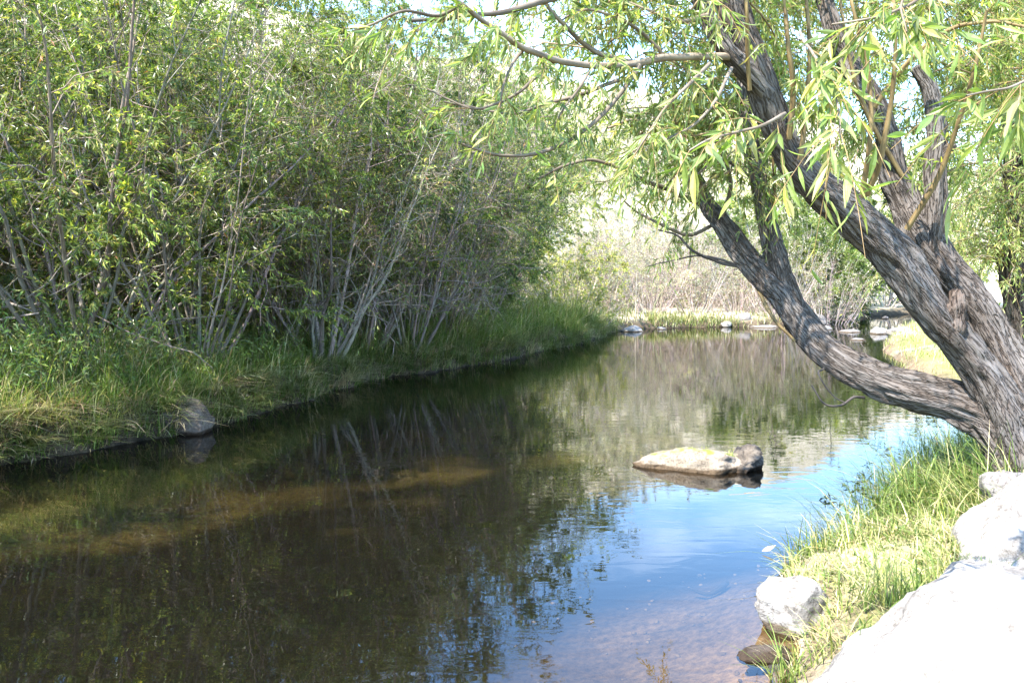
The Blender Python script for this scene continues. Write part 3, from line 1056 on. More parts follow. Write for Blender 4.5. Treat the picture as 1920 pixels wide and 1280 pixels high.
# right bank grass
g = Geo()
n = 21000
p, nrm, d = bank_samples(RW, 3.3, 10.5, n, 0.02, 1.7, 1.1, -1, r)
p[: n // 2] = clump(p[: n // 2], r, 420, 0.05)
ok = ~inside(p, RING)
p, nrm, d = p[ok], nrm[ok], d[ok]
z = terrain(p)[0]
sh = sst((p[:, 1] - 4.4) / 0.9)
L = (r.uniform(0.04, 0.13, len(p)) + sh * r.uniform(0.08, 0.42, len(p))) * np.exp(r.normal(0, 0.2, len(p)))
tn = pick_tints(r, len(p), GPAL, (3, 4, 2.5, 0.8))
dm = r.random(len(p)) < 0.55 * (1 - sh)
tn[dm] = pick_tints(r, dm.sum(), [(0.42, 0.36, 0.20), (0.34, 0.33, 0.13)], (1, 1))
blades(g, np.c_[p, z - 0.02], L, r.uniform(0.004, 0.010, len(p)), tn, r, 1.25, np.c_[-nrm, np.zeros(len(p))], 0.6)
for (px, py, d, k) in [(1660, 1075, 3.7, 80), (1730, 1075, 3.62, 80), (1790, 1080, 3.58, 80), (1860, 1095, 3.55, 90), (1590, 1230, 3.35, 40), (1900, 960, 4.75, 60)]:
    c = P(px, py, d)
    b = np.c_[c[0] + r.normal(0, 0.09, k), c[1] + r.normal(0, 0.07, k), np.zeros(k)]
    b[:, 2] = np.maximum(terrain(b[:, :2])[0], 0) + 0.02
    blades(g, b, r.uniform(0.10, 0.30, k), r.uniform(0.004, 0.008, k), pick_tints(r, k, GPAL, (2, 3, 3, 1.5)), r, 1.0)
tag(link("right_bank_grass", g.mesh("right_bank_grass", M_GRASS)), "long fresh grass spilling over the right bank below the willow", "grass", None, "stuff")

# meadow grass on the right bank beyond the willow, and verge of far shore
g = Geo()
n = 26000
p = np.c_[r.uniform(3.5, 24, n), 7 + 32 * r.random(n) ** 1.3]
dr = seg_dist(p, RW)
ok = ~inside(p, RING) & (seg_dist(p, LW) > dr)
p = p[ok]
z = terrain(p)[0]
tn = pick_tints(r, len(p), [(0.22, 0.25, 0.07), (0.34, 0.34, 0.13), (0.50, 0.44, 0.25)], (2, 3, 2))
blades(g, np.c_[p, z - 0.01], r.uniform(0.06, 0.2, len(p)) * 1.2, 0.006 + 0.0006 * p[:, 1], tn, r, 0.8)
tag(link("meadow_grass", g.mesh("meadow_grass", M_GRASS)), "short sunlit grass on the right bank beyond the willow", "grass", None, "stuff")

g = Geo()
for (px, py, d, ln, cnt) in [(1475, 1235, 3.42, 0.30, 46)]:
    c = P(px, py, d)
    c[2] = zat(c[0], c[1])
    b = c + np.c_[r.normal(0, 0.035, (cnt, 2)), np.zeros(cnt)]
    blades(g, b, r.uniform(.4, 1.1, cnt) * ln, r.uniform(0.004, 0.008, cnt), pick_tints(r, cnt, GPAL, (1, 3, 3, 1)), r, 0.9)
tag(link("grass_tuft", g.mesh("grass_tuft", M_GRASS)), "single tuft of pale green grass growing at the waterline near the bottom edge", "grass tuft")

# ------------------------------------------------------------------ far shore
g = Geo()
n = 7500
p = np.c_[r.uniform(3.6, 13.5, n), 31.6 + 10 * r.random(n)]
p = clump(p, r, 420, 0.22)
p = p[r.random(len(p)) < np.clip(0.55 + 0.9 * fbm(np.c_[p * 0.45, np.full(len(p), 8.0)]), 0.05, 1)]
ok = ~inside(p, RING) & (seg_dist(p, LW) > 0.5) & (seg_dist(p, LW) < seg_dist(p, RW))
p = p[ok]
z = terrain(p)[0]
hgt = 2.9 * r.random(len(p)) ** 1.5 * np.clip(0.85 + 0.4 * fbm(np.c_[p * 0.5, np.ones(len(p))]), .4, 1.3)
tn = pick_tints(r, len(p), [(0.38, 0.305, 0.27), (0.28, 0.215, 0.19), (0.46, 0.41, 0.35), (0.32, 0.33, 0.18)], (3, 2, 2, 1.4))
blades(g, np.c_[p, z], hgt, r.uniform(0.01, 0.02, len(p)), tn, r, 0.6)
tag(link("dry_reeds", g.mesh("dry_reeds", M_GRASS)), "thicket of dry pinkish tan reeds on the far shore", "reeds", None, "stuff")

g = Geo()
n = 6000
p = np.c_[r.uniform(5.2, 8.8, n), r.uniform(30.2, 32.4, n)]
p[:n // 4] = np.c_[r.uniform(3.4, 12, n // 4), r.uniform(29.5, 33.5, n // 4)]
p[n // 2:] = np.c_[r.uniform(12.2, 17.5, n - n // 2), r.uniform(33.5, 40.5, n - n // 2)]
ok = ~inside(p, RING)
p = p[ok]
z = terrain(p)[0]
blades(g, np.c_[p, z - 0.02], r.uniform(0.12, 0.42, len(p)), np.full(len(p), 0.03), pick_tints(r, len(p), [(0.12, 0.15, 0.04), (0.22, 0.22, 0.08), (0.30, 0.27, 0.15)], (1, 1, 1)), r, 0.8)
tag(link("shore_plants", g.mesh("shore_plants", M_GRASS)), "low bright green plants and grass along the far waterline and the bend", "ground cover", None, "stuff")

YEL = [(0.24, 0.26, 0.07), (0.36, 0.33, 0.09), (0.46, 0.38, 0.12), (0.18, 0.22, 0.06)]
K_R = None
SAGE = [(0.33, 0.32, 0.23), (0.42, 0.385, 0.30), (0.47, 0.42, 0.35), (0.28, 0.275, 0.18)]
K_Y = Kind("y", 31, height=2.6, spread=1.0, n_stem=14, n_br=10, n_tw=5, n_lf=8, leaf=0.09, bare=0.08, lean=(5, 40), r0=0.02,
           palette=YEL, weights=(3, 3, 1.2, 2), stem_tint=(0.4, 0.35, 0.28))
K_G = Kind("g", 32, height=4.6, spread=1.0, n_stem=14, n_br=16, n_tw=8, n_lf=15, leaf=0.11, bare=0.14, lean=(5, 38), r0=0.035,
           palette=GREENS, weights=(2.5, 4, 2, 0.6, 0.01), stem_tint=(0.42, 0.38, 0.33))
K_D = Kind("d", 36, height=5.0, spread=1.0, n_stem=14, n_br=18, n_tw=9, n_lf=19, leaf=0.12, bare=0.06, lean=(5, 42), r0=0.035,
           palette=GREENS, weights=(6, 3, 1, 0.2, 0.01), stem_tint=(0.42, 0.38, 0.33))
for k, (x, y, s_, lb) in enumerate([(12.9, 36.2, 0.85, "dark green shrub with pale stems at the bend, left of the grey stone"), (14.9, 38.6, 1.0, "dark green shrub overhanging the water at the bend"),
                                    (12.0, 40.5, 1.2, "dark green shrub behind the bend, left of the others"), (17.5, 42.6, 1.1, "dark green shrub at the upstream end of the bend"),
                                    (23.5, 49.5, 1.3, "dark green shrub far upstream behind the leaning trunk")]):
    plant(K_D, "willow_shrub", x, y, k * 1.9, (s_, s_), lb, "shrub", "dark shrubs at the bend")
K_S = Kind("s", 33, height=1.7, spread=1.0, n_stem=14, n_br=9, n_tw=4, n_lf=7, leaf=0.10, bare=0.05, lean=(6, 55), r0=0.018,
           palette=SAGE, weights=(2, 3, 2, 1), stem_tint=(0.40, 0.34, 0.30))
K_T = Kind("t", 34, height=9.5, spread=0.7, n_stem=7, n_br=30, n_tw=9, n_lf=9, leaf=0.16, bare=0.14, lean=(3, 24), r0=0.11,
           palette=YEL, weights=(4, 2, 0.8, 4), stem_tint=(0.30, 0.27, 0.23))
K_R = Kind("r", 35, height=3.0, spread=1.1, n_stem=26, n_br=9, n_tw=5, n_lf=2, leaf=0.08, bare=0.15, lean=(3, 36), r0=0.018,
           palette=SAGE, weights=(1, 2, 2, 3), stem_tint=(0.34, 0.28, 0.26), base_r=0.7)
for k in range(30):
    x = 3.6 + (k % 16) * 0.66 + (k // 16) * 0.3
    plant(K_R, "bare_shrub", x, 33.0 + (k * 37 % 11) * 0.55 + (k // 16) * 6.5, k * 1.1, (1.0 + (k // 16) * 0.3, (k // 16) * 0.35 + 0.75 + (k * 7 % 5) * 0.12), "leafless greyish pink shrub among the dry reeds on the far shore", "shrub",
          "leafless shrubs on the far shore")
FS = "shrubs on the far shore"
plant(K_Y, "yellow_shrub", 1.9, 27.5, 0.3, (1.1, 1.15), "pale yellow green shrub behind the tip of the left bank", "shrub", FS)
plant(K_Y, "yellow_shrub", 2.9, 27.6, 2.2, (0.7, 0.62), "low golden shrub at the tip of the left bank", "shrub", FS)
plant(K_Y, "yellow_shrub", 2.6, 33.0, 4.0, (1.3, 1.3), "pale shrub left of the dry reeds", "shrub", FS)
plant(K_Y, "yellow_shrub", 12.2, 36.4, 1.0, (1.1, 1.2), "yellow green shrub right of the dry reeds", "shrub", FS)
plant(K_G, "willow_shrub", 13.6, 37.4, 0.7, (0.95, 1.0), "green shrub with pale stems on the islet at the bend", "shrub", FS)
plant(K_G, "willow_shrub", 16.4, 42.5, 3.0, (1.05, 1.2), "green shrub behind the islet at the bend", "shrub", FS)
plant(K_G, "willow_shrub", 20.8, 45.8, 5.0, (1.1, 1.2), "green shrub right of the bend, seen between the leaning trunks", "shrub", FS)
plant(K_T, "willow_tree", 15.0, 50.0, 0.0, (1.0, 1.0), "tall yellow green tree beyond the bend", "tree", "trees beyond the bend")
plant(K_T, "willow_tree", 21.5, 54.0, 2.0, (1.0, 1.0), "tall yellow green tree right of the bend behind the leaning trunk", "tree", "trees beyond the bend")
plant(K_T, "willow_tree", 27.5, 50.0, 4.0, (1.0, 0.9), "tall yellow green tree far right beyond the meadow", "tree", "trees beyond the bend")
hr = np.random.default_rng(77)
spots = []
while len(spots) < 110:
    y = hr.uniform(36, 95)
    x = y * hr.uniform(-0.08, 0.36) + hr.uniform(-2, 2)
    if inside(np.array([[x, y]]), RING)[0] or seg_dist(np.array([[x, y]]), LW)[0] < 5:
        continue
    if seg_dist(np.array([[x, y]]), RW)[0] < seg_dist(np.array([[x, y]]), LW)[0]:
        continue
    if any((x - a) ** 2 + (y - b) ** 2 < 4.5 for a, b in spots):
        continue
    spots.append((x, y))
for x, y in spots:
    s = hr.uniform(1.0, 2.1)
    plant(K_S, "sage_bush", x, y, hr.random() * 6.28, (s, s * hr.uniform(.8, 1.2)), "pale sage bush on the sunlit dry hillside", "bush", "sage bushes on the hillside")


# ------------------------------------------------------------------ the leaning willow
def limb_geo(rows, sides=28, n=7, rough=0.07, seed=0.0, flare=None):
    """rows of (px, py, depth, width in px) traced along the limb; returns geometry and the centre line"""
    a = np.array([np.r_[P(x, y, d), w * d / F * 0.5] for x, y, d, w in rows])
    c = catmull(a, n)
    path, rad = c[:, :3], np.maximum(c[:, 3], 0.004)
    t = unit(np.gradient(path, axis=0))
    ref = unit(np.cross(path[-1] - path[0], [0.2, 1.0, 0.1]))
    A = unit(ref - t * (t @ ref)[:, None])
    B = np.cross(t, A)
    th = np.arange(sides) / sides * 2 * np.pi
    ring = A[:, None] * np.cos(th)[None, :, None] + B[:, None] * np.sin(th)[None, :, None]
    ln = np.r_[0, np.cumsum(np.linalg.norm(np.diff(path, axis=0), axis=1))]
    bk = np.stack([np.cos(th)[None] * rad[:, None], np.sin(th)[None] * rad[:, None], np.broadcast_to(ln[:, None], (len(path), sides))], -1)
    bk = bk + seed
    rel = 1 + rough * fbm(bk * np.array([7, 7, 2.6])) + rough * 0.9 * fbm(bk * np.array([24, 24, 5.0]) + 7, 3)
    wp = bk * np.array([21, 21, 3.6])
    wp = wp + 0.5 * np.stack([vnoise(wp * 0.8 + 5), vnoise(wp * 0.8 + 9), vnoise(wp * 0.8 + 13)], -1)
    rel = rel + 0.13 * np.minimum(np.abs(vnoise(wp)) * 3.2, 1) - 0.09
    rel = rel * (1 + 0.07 * np.sin(5 * th[None] + 2.2 * vnoise(np.c_[ln * 1.3, ln * 0 + seed, ln * 0])[:, None]))
    V = path[:, None] + ring * (rad[:, None] * rel)[..., None]
    idx = np.arange(len(path) * sides).reshape(len(path), sides)
    a_, b_ = idx[:-1], idx[1:]
    f = np.stack([a_, np.roll(a_, -1, 1), np.roll(b_, -1, 1), b_], -1).reshape(-1, 4)
    g = Geo()
    g.add(V.reshape(-1, 3), f, None, bk)
    # closed tip
    m = V[-1].mean(0) + t[-1] * rad[-1] * 0.3
    g.add(np.vstack([V[-1], m]), np.array([[i, (i + 1) % sides, sides] for i in range(sides)]), None, np.vstack([bk[-1], bk[-1].mean(0)]))
    return g, path, rad


TB = P(1940, 960, 5.5)
TB[2] = zat(TB[0], TB[1])
tree = thing("leaning_willow", TB, "old multi stemmed willow with furrowed grey bark leaning over the stream from the right", "tree")
RA = [(1990, 1040, 5.45, 260), (1955, 930, 5.48, 170), (1908, 845, 5.55, 108), (1855, 785, 5.6, 82), (1788, 752, 5.66, 75), (1692, 726, 5.75, 70), (1620, 698, 5.82, 63), (1558, 666, 5.9, 61),
      (1516, 626, 6.0, 58), (1462, 553, 6.1, 52), (1406, 492, 6.2, 45), (1362, 432, 6.3, 38), (1322, 375, 6.5, 28), (1294, 310, 6.6, 21), (1272, 240, 6.7, 14), (1262, 150, 6.8, 7)]
RB = [(1995, 1060, 5.5, 260), (1960, 960, 5.5, 170), (1915, 845, 5.5, 108), (1866, 735, 5.5, 76), (1812, 657, 5.5, 66), (1757, 592, 5.5, 69), (1680, 488, 5.5, 73), (1605, 409, 5.45, 69),
      (1550, 361, 5.4, 61), (1502, 317, 5.35, 56), (1464, 258, 5.3, 54), (1440, 195, 5.25, 55), (1412, 113, 5.2, 55), (1382, 40, 5.2, 58), (1345, -110, 5.2, 48), (1310, -240, 5.2, 38), (1290, -380, 5.2, 18)]
RC = [(2030, 1060, 5.6, 260), (2000, 940, 5.65, 180), (1945, 815, 5.72, 112), (1897, 705, 5.8, 84), (1855, 622, 5.85, 72), (1803, 543, 5.9, 64), (1765, 497, 5.92, 63), (1725, 438, 5.95, 66),
      (1694, 375, 6.0, 52), (1672, 318, 6.0, 47), (1659, 244, 6.0, 41), (1626, 170, 6.0, 40), (1586, 112, 6.1, 34), (1560, 50, 6.1, 30), (1530, -60, 6.2, 24), (1500, -200, 6.2, 12)]
R_A2 = [(1486, 580, 6.08, 48), (1470, 540, 6.12, 46), (1457, 496, 6.15, 42), (1443, 440, 6.2, 36), (1429, 375, 6.2, 33), (1413, 300, 6.2, 29), (1400, 230, 6.3, 24), (1390, 150, 6.4, 17), (1392, 50, 6.5, 8)]
R_C2 = [(1742, 470, 5.9, 44), (1750, 400, 5.87, 44), (1752, 337, 5.86, 40), (1756, 244, 5.84, 36), (1743, 172, 5.83, 27), (1718, 126, 5.82, 22)]
R_C3 = [(1756, 300, 5.85, 26), (1772, 284, 5.8, 20), (1790, 270, 5.76, 15)]
R_B2 = [(1438, 178, 5.2, 34), (1390, 125, 5.12, 33), (1352, 80, 5.1, 30), (1325, 30, 5.1, 28), (1300, -30, 5.1, 25), (1270, -120, 5.1, 14)]
LIMBS = {}
for nm, rows, sd, sides in (("trunk", RB, 0.0, 36), ("limb", RA, 4.0, 36), ("limb", RC, 9.0, 36), ("limb", R_A2, 13.0, 22), ("broken_stub", R_C2, 17.0, 22),
                            ("branch", R_C3, 21.0, 14), ("limb", R_B2, 25.0, 18)):
    gg, pth, rad = limb_geo(rows, sides * 2, 14, 0.10, sd)
    o = link(nm, gg.mesh(nm, M_BARK, True, TB), tree)
    LIMBS[sd] = (pth, rad)
# torn knot in the crotch between the two leaning stems
c = P(1787, 592, 5.42)
kg = rock_geo(91, (0.17, 0.12, 0.30), cuts=6, rough=0.36, sub=4)
kv = np.concatenate(kg.v) + c
g = Geo().add(kv, kg.f3[0], None, (kv - c) * 1.4)
link("knot", g.mesh("knot", bark_material("torn_wood", (0.02, 0.015, 0.012), (0.07, 0.052, 0.042), (0.16, 0.13, 0.11), 1.2, 0.03), True, TB), tree)

# bare and leafy branches traced from the photograph: (px, py, depth), widths in px at both ends
WIL = [(0.13, 0.175, 0.045), (0.20, 0.235, 0.07), (0.29, 0.30, 0.11), (0.44, 0.39, 0.10)]
WW = (3.2, 4, 2.4, 0.55)
TW = (0.30, 0.20, 0.09)


def willow_leaves(cg, sg, path, r, step, leaf, drop=0.5, twig_len=0.28, per=9, start=0.1, tw=0.32):
    """side twigs with drooping leaves along a branch path"""
    ln = np.r_[0, np.cumsum(np.linalg.norm(np.diff(path, axis=0), axis=1))]
    tot = ln[-1]
    n = max(1, int(tot * (1 - start) / step))
    s = start * tot + (1 - start) * tot * np.sort(r.random(n))
    bp = np.stack([np.interp(s, ln, path[:, k]) for k in range(3)], 1)
    tg = unit(np.stack([np.interp(s + 0.02, ln, path[:, k]) for k in range(3)], 1) - np.stack([np.interp(s - 0.02, ln, path[:, k]) for k in range(3)], 1))
    td = unit(tg * 0.9 + unit(r.normal(size=(n, 3))) * 0.8)
    TL = twig_len * r.uniform(0.5, 1.4, n)
    k = 5
    t = np.linspace(0, 1, k)
    tp = bp[:, None] + td[:, None] * (t[None] * TL[:, None])[..., None]
    tp[..., 2] -= drop * TL[:, None] * t[None] ** 2
    tubes(sg, tp, np.full((n, 1), 0.0022) * (1 - 0.6 * t[None]), 3, np.broadcast_to(np.array(TW), (n, 3)))
    cnt = r.poisson(per, n) + 1
    li = np.repeat(np.arange(n), cnt)
    nL = len(li)
    u = r.uniform(0.1, 1, nL)
    fi = u * (k - 1)
    i0 = np.minimum(fi.astype(int), k - 2)
    fr = (fi - i0)[:, None]
    lp = tp[li, i0] * (1 - fr) + tp[li, i0 + 1] * fr
    lt = unit(tp[li, i0 + 1] - tp[li, i0])
    ld = unit(lt * 0.7 + unit(r.normal(size=(nL, 3))) * 0.8 + np.array([0, 0, -tw]))
    LL = leaf * r.uniform(0.6, 1.2, nL)
    leaves(cg, lp, ld, LL, LL * r.uniform(0.14, 0.2, nL), pick_tints(r, nL, WIL, WW), r, 0.18, LEAF9, 0.6)


tr_ = np.random.default_rng(101)
BR = [  # name, traced points, start width, end width, leaf spacing (None = bare)
    ("branch", [(1400, 105, 5.15), (1330, 108, 5.0), (1250, 108, 4.8), (1180, 122, 4.6), (1110, 124, 4.4), (1040, 112, 4.2), (985, 90, 4.0), (930, 55, 3.9), (880, 20, 3.8), (830, -20, 3.7)], 17, 7, 0.06),
    ("branch", [(1262, 108, 4.85), (1190, 118, 4.7), (1120, 100, 4.6), (1070, 60, 4.5), (1030, 15, 4.4), (1010, -40, 4.4)], 12, 6, 0.08),
    ("branch", [(1340, -60, 5.2), (1180, -40, 4.8), (1080, -15, 4.5), (1000, 8, 4.3), (940, 24, 4.2), (880, 28, 4.1), (820, 38, 4.0), (760, 40, 3.9)], 15, 6, 0.05),
    ("branch", [(1200, 122, 4.6), (1175, 160, 4.5), (1130, 215, 4.4), (1070, 262, 4.3), (1010, 286, 4.2), (950, 290, 4.1), (880, 276, 4.0), (830, 255, 4.0)], 10, 4, 0.14),
    ("branch", [(1040, 114, 4.2), (1010, 140, 4.2), (975, 172, 4.1), (930, 196, 4.1), (880, 204, 4.0), (800, 168, 4.0)], 8, 3, 0.22),
    ("branch", [(1160, 150, 4.5), (1080, 180, 4.4), (1020, 195, 4.4), (960, 215, 4.3), (900, 205, 4.3), (830, 192, 4.2)], 8, 3, 0.16),
    ("branch", [(870, 5, 3.8), (820, 30, 3.8), (760, 20, 3.7), (700, 45, 3.7), (660, 60, 3.7)], 8, 3, 0.06),
    ("branch", [(1310, 380, 6.4), (1240, 350, 6.2), (1180, 325, 6.0), (1120, 300, 5.9), (1060, 310, 5.8), (1010, 335, 5.7)], 10, 4, 0.16),
    ("branch", [(1340, 420, 6.4), (1290, 440, 6.3), (1240, 420, 6.2), (1200, 400, 6.2), (1170, 380, 6.1)], 8, 3, 0.2),
    ("branch", [(1390, 500, 6.2), (1340, 490, 6.2), (1300, 470, 6.1), (1270, 440, 6.1), (1235, 430, 6.1)], 7, 3, None),
    ("branch", [(1378, 495, 6.2), (1320, 480, 6.2), (1270, 485, 6.2), (1215, 500, 6.1)], 5, 2, None),
    ("branch", [(1620, 745, 5.8), (1600, 745, 5.72), (1575, 761, 5.7), (1545, 757, 5.7), (1522, 722, 5.7)], 6, 3, None),
    ("branch", [(1545, 690, 5.8), (1535, 700, 5.7), (1560, 740, 5.7), (1585, 755, 5.7)], 4, 2, None),
    ("sprout", [(1395, 470, 6.25), (1420, 540, 6.15), (1455, 600, 6.0), (1490, 640, 5.95)], 9, 5, None),
    ("sprout", [(1625, 365, 5.35), (1648, 310, 5.2), (1664, 235, 5.1), (1676, 150, 5.0), (1678, 60, 4.9), (1672, -40, 4.9)], 13, 6, 0.2),
    ("sprout", [(1618, 368, 5.35), (1632, 250, 5.15), (1628, 130, 5.1), (1600, 20, 5.0), (1580, -60, 5.0)], 11, 5, 0.2),
    ("sprout", [(1480, 260, 5.2), (1488, 170, 5.1), (1478, 80, 5.0), (1465, -30, 5.0)], 12, 7, 0.2),
    ("sprout", [(1500, 300, 5.2), (1512, 200, 5.1), (1518, 90, 5.0), (1510, -30, 5.0)], 11, 6, 0.18),
    ("sprout", [(1405, 170, 5.1), (1402, 90, 5.0), (1400, 20, 4.9), (1396, -40, 4.9)], 9, 6, 0.18),
    ("sprout", [(1690, 330, 5.9), (1620, 200, 5.8), (1590, 90, 5.7), (1570, -30, 5.7)], 10, 5, 0.18),
    ("sprout", [(1450, 400, 6.1), (1452, 300, 6.0), (1440, 200, 5.9), (1430, 90, 5.8)], 9, 4, 0.14),
    ("sprout", [(1700, 430, 5.8), (1760, 330, 5.6), (1800, 220, 5.4), (1830, 120, 5.2), (1850, 20, 5.1)], 12, 5, 0.12),
    ("sprout", [(1640, 200, 5.9), (1700, 120, 5.7), (1770, 60, 5.5), (1850, 40, 5.3), (1930, 50, 5.2)], 10, 5, 0.11),
    # long sprays that hang close to the lens
    ("branch", [(1500, 60, 3.0), (1530, 110, 2.75), (1555, 160, 2.6), (1570, 215, 2.5), (1575, 262, 2.45)], 6, 3, 0.045),
    ("branch", [(1470, 215, 2.9), (1430, 235, 2.75), (1385, 245, 2.7), (1330, 262, 2.6), (1290, 285, 2.6)], 7, 3, 0.06),
    ("branch", [(1990, 60, 2.5), (1950, 130, 2.3), (1905, 160, 2.2), (1860, 170, 2.15), (1810, 182, 2.1)], 7, 3, 0.05),
    ("branch", [(1760, -60, 2.8), (1720, 0, 2.7), (1670, 25, 2.65), (1620, 35, 2.6), (1560, 45, 2.6)], 8, 3, 0.05),
    ("branch", [(1800, -80, 2.7), (1720, -30, 2.7), (1690, 10, 2.65), (1700, 60, 2.6)], 7, 3, 0.06),
    ("branch", [(1330, 120, 4.4), (1290, 160, 4.1), (1250, 200, 4.0), (1215, 250, 3.9), (1190, 290, 3.9)], 8, 3, 0.06),
    ("branch", [(1370, 130, 4.5), (1340, 190, 4.2), (1300, 235, 4.1), (1250, 262, 4.0)], 8, 3, 0.06),
    ("branch", [(1110, 124, 4.4), (1090, 160, 4.3), (1060, 200, 4.2), (1040, 235, 4.2)], 6, 3, 0.07),
    ("branch", [(985, 90, 4.0), (960, 120, 4.0), (945, 160, 3.9), (940, 200, 3.9)], 6, 3, 0.07),
    ("branch", [(1250, 110, 4.8), (1200, 60, 4.7), (1150, 30, 4.6), (1090, 20, 4.5), (1050, 40, 4.5)], 8, 3, 0.07),
    ("branch", [(1325, 30, 5.0), (1270, 40, 4.9), (1220, 20, 4.8), (1150, -10, 4.8)], 9, 3, 0.07),
    ("branch", [(1320, 370, 6.4), (1300, 300, 6.2), (1250, 250, 6.0), (1190, 225, 5.9), (1140, 240, 5.8)], 10, 4, 0.10),
    ("branch", [(1350, 415, 6.3), (1370, 350, 6.2), (1350, 280, 6.1), (1320, 210, 6.0)], 10, 4, 0.10),
    ("branch", [(1405, 330, 6.2), (1360, 300, 6.1), (1330, 310, 6.0), (1290, 340, 5.9)], 8, 3, 0.10),
]
for k, (nm, ptsx, w0, w1, sp_) in enumerate(BR):
    a = np.array([P(x, y, d) for x, y, d in ptsx])
    c = catmull(a, 6)
    dd = np.array([q[2] for q in ptsx]).mean()
    rad = np.linspace(w0, w1, len(c)) * dd / F * 0.5
    c = c + fbm(c * 5 + k * 3.1, 2)[:, None] * 0.008
    sg, cg = Geo(), Geo()
    tubes(sg, c[None], rad[None], 7, np.array([(0.19, 0.135, 0.06) if nm == "sprout" else (0.17, 0.135, 0.10) if sp_ else (0.07, 0.058, 0.05)]) * tr_.uniform(.75, 1.25))
    if sp_:
        willow_leaves(cg, sg, c, tr_, sp_, 0.105 if dd < 3.2 else 0.088, 0.5, 0.24, 8 if dd < 3.2 else 12, 0.12)
    o = link(nm, sg.mesh(nm, M_STEM, True, TB), tree)
    if sp_:
        link("foliage", cg.mesh("foliage", M_LEAF_NEAR, False, TB), o)

# the rest of the crown: boughs through the upper volume, filled with twigs
cg, sg = Geo(), Geo()


def bough(px, py, d, r, length, leaf=0.08, step=0.055):
    a = P(px, py, d)
    dv = unit(np.array([r.normal(0, 1), r.normal(0, 0.8), r.normal(0.1, 0.5)]))
    t = np.linspace(0, 1, 7)[:, None]
    path = a + dv * length * t + np.cumsum(r.normal(0, 0.02, (7, 3)), 0)
    path[:, 2] -= 0.28 * length * t[:, 0] ** 2
    tubes(sg, path[None], (0.0075 * (1 - 0.75 * t[:, 0]))[None], 5, np.array([(0.24, 0.18, 0.10)]))
    willow_leaves(cg, sg, path, r, step, leaf, 0.5, 0.26, 12, 0.0)


for k in range(330):
    px = tr_.uniform(1380, 2050)
    py = tr_.uniform(-350, 330) if px > 1650 else tr_.uniform(-350, 230)
    bough(px, py, tr_.uniform(6.2, 9.5), tr_, tr_.uniform(0.5, 1.1))
for k in range(120):
    bough(tr_.uniform(1050, 1450), tr_.uniform(-350, 90), tr_.uniform(4.6, 7.5), tr_, tr_.uniform(0.5, 0.9))
for k in range(60):
    bough(tr_.uniform(1180, 1440), tr_.uniform(90, 330), tr_.uniform(5.6, 7.5), tr_, tr_.uniform(0.4, 0.8))
cr_o = link("crown", cg.mesh("crown", M_LEAF_NEAR, False, TB), tree)
link("twigwork", sg.mesh("twigwork", M_STEM, True, TB), cr_o)

# ------------------------------------------------------------------ second willow at the right edge
TB2 = P(1925, 600, 16.0)
TB2[2] = zat(TB2[0], TB2[1])
t2 = thing("willow_tree", TB2, "dark trunked willow at the right edge behind the leaning tree", "tree", None)
rows = [(1935, 640, 16, 80), (1915, 580, 16, 58), (1898, 500, 16, 50), (1896, 420, 16, 46), (1905, 330, 16.1, 42), (1900, 230, 16.2, 38), (1880, 120, 16.3, 30), (1870, 0, 16.4, 22), (1850, -120, 16.5, 10)]
gg, pth, rad = limb_geo(rows, 22, 6, 0.09, 33.0)
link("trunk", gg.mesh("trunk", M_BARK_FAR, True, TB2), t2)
cg, sg = Geo(), Geo()
r2 = np.random.default_rng(202)
for k in range(260):
    s = r2.uniform(0.25, 1) * (len(pth) - 1)
    a = pth[int(s)]
    az = r2.random() * 6.283
    dv = unit(np.array([math.cos(az), math.sin(az), r2.uniform(-0.1, 0.7)]))
    ln = r2.uniform(0.8, 2.6)
    t = np.linspace(0, 1, 8)[:, None]
    path = a + dv * ln * t + np.cumsum(r2.normal(0, 0.04, (8, 3)), 0)
    path[:, 2] -= 0.35 * ln * t[:, 0] ** 2
    tubes(sg, path[None], (0.02 * (1 - 0.8 * t[:, 0]))[None], 5, np.array([(0.22, 0.18, 0.12)]))
    willow_leaves(cg, sg, path, r2, 0.085, 0.12, 0.6, 0.4, 9, 0.15)
c2 = link("crown", cg.mesh("crown", M_LEAF, False, TB2), t2)
link("twigwork", sg.mesh("twigwork", M_STEM, True, TB2), c2)

# ------------------------------------------------------------------ small things
for (px, py, d, ln, rz, lb) in [(1660, 853, 8.2, 0.10, 0.6, "pale curled leaf floating on the blue water left of the tree"),
                                (1428, 1046, 5.1, 0.09, 0.1, "pale dry leaf at the water's edge left of the right bank grass")]:
    g = Geo()
    leaves(g, np.zeros((1, 3)), np.array([[math.cos(rz), math.sin(rz), 0.12]]), np.array([ln]), np.array([ln * 0.42]), np.array([[0.42, 0.36, 0.27]]), np.random.default_rng(3), -0.35, LEAF9, 3)
    o = link("fallen_leaf", g.mesh("fallen_leaf", M_GRASS, True))
    c = P(px, py, d)
    o.location = (c[0], d, max(0.012, zat(c[0], d) + 0.01))
    tag(o, lb, "leaf", "fallen leaves by the right bank")
g = Geo()
c = P(1340, 1095, 4.7)
pth = catmull(np.array([(c[0] - 0.12, 4.78, -0.11), (c[0] - 0.04, 4.72, -0.12), (c[0] + 0.04, 4.75, -0.10), (c[0] + 0.10, 4.83, -0.09)]), 5)
tubes(g, pth[None], np.linspace(0.007, 0.022, len(pth))[None], 8, np.array([(0.05, 0.045, 0.04)]))
tag(link("sunken_stick", g.mesh("sunken_stick", M_STEM, True)), "short dark stick lying under the shallow water", "stick")
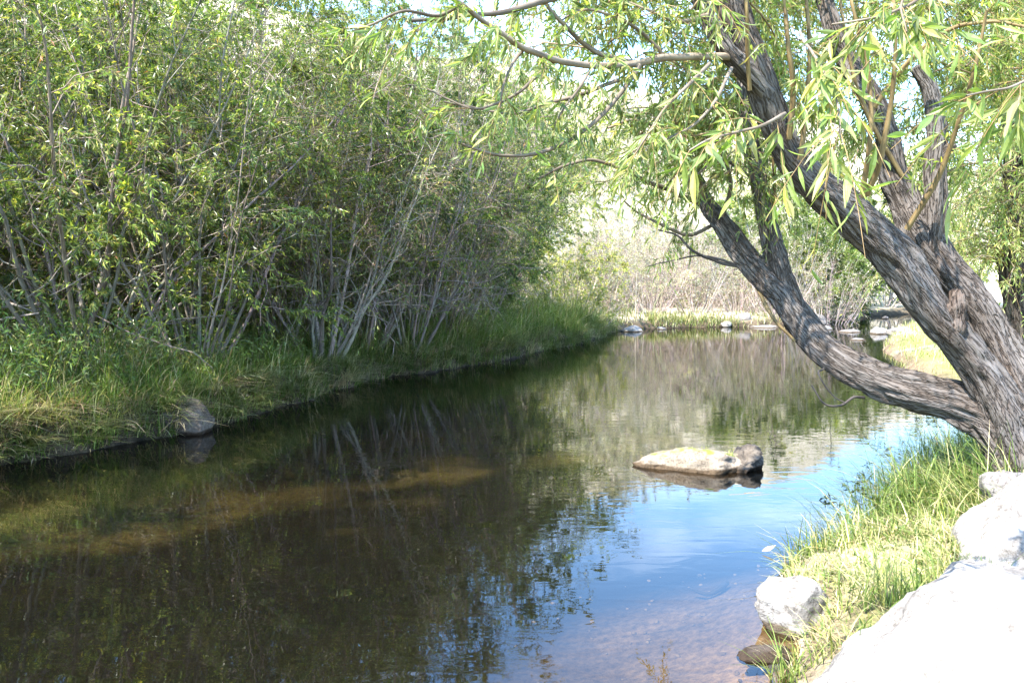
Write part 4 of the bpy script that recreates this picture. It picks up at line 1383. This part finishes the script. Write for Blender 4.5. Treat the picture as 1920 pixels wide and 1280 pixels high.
for k, (a, b, d, wd, lb) in enumerate([((-40, 610), (80, 592), 9.9, 0.024, "long dead branch lying on the bank below the fanned stems"),
                                       ((-40, 575), (70, 560), 10.2, 0.020, "dead branch above the longer one beside the fanned stems"),
                                       ((-20, 545), (60, 585), 10.1, 0.022, "curved dead branch crossing the two straight ones at far left")]):
    g = Geo()
    A, B = P(*a, d), P(*b, d - 0.3)
    pth = A + (B - A) * np.linspace(0, 1, 9)[:, None] + np.cumsum(r.normal(0, 0.01, (9, 3)), 0)
    tubes(g, pth[None], np.linspace(wd, wd * 0.4, 9)[None], 8, np.array([(0.26, 0.22, 0.19)]))
    tag(link("dead_branch", g.mesh("dead_branch", M_STEM, True)), lb, "branch", "dead branches on the left bank")


def weed(px, py, d, h, n, tint, label, seed):
    r = np.random.default_rng(seed)
    c = P(px, py, d)
    c[2] = zat(c[0], c[1])
    t = thing("weed", c, label, "plant", "weeds under the willow")
    sg, cg = Geo(), Geo()
    for k in range(n):
        az = r.random() * 6.28
        dv = np.array([math.cos(az) * .5, math.sin(az) * .5, 1.0])
        tt = np.linspace(0, 1, 5)[:, None]
        pth = dv * h * r.uniform(.6, 1.1) * tt
        tubes(sg, pth[None], np.linspace(.004, .0015, 5)[None], 4, np.array([(0.12, 0.10, 0.06)]))
        m = 14
        u = r.integers(1, 5, m)
        leaves(cg, pth[u], r.normal(size=(m, 3)) + [0, 0, .2], r.uniform(.04, .07, m), r.uniform(.014, .02, m), pick_tints(r, m, tint, [1] * len(tint)), r)
    link("stem", sg.mesh("stem", M_STEM, True), t)
    link("foliage", cg.mesh("foliage", M_LEAF), t)


weed(1740, 690, 10.2, 0.30, 5, [(0.10, 0.11, 0.05)], "thin sprig on the bank seen above the lowest limb", 301)
weed(1600, 905, 6.9, 0.34, 7, [(0.03, 0.04, 0.035)], "dark leafy weed overhanging the water beside the right bank grass", 302)
weed(1560, 945, 6.3, 0.2, 4, [(0.03, 0.04, 0.035)], "smaller dark weed at the tip of the right bank grass", 303)
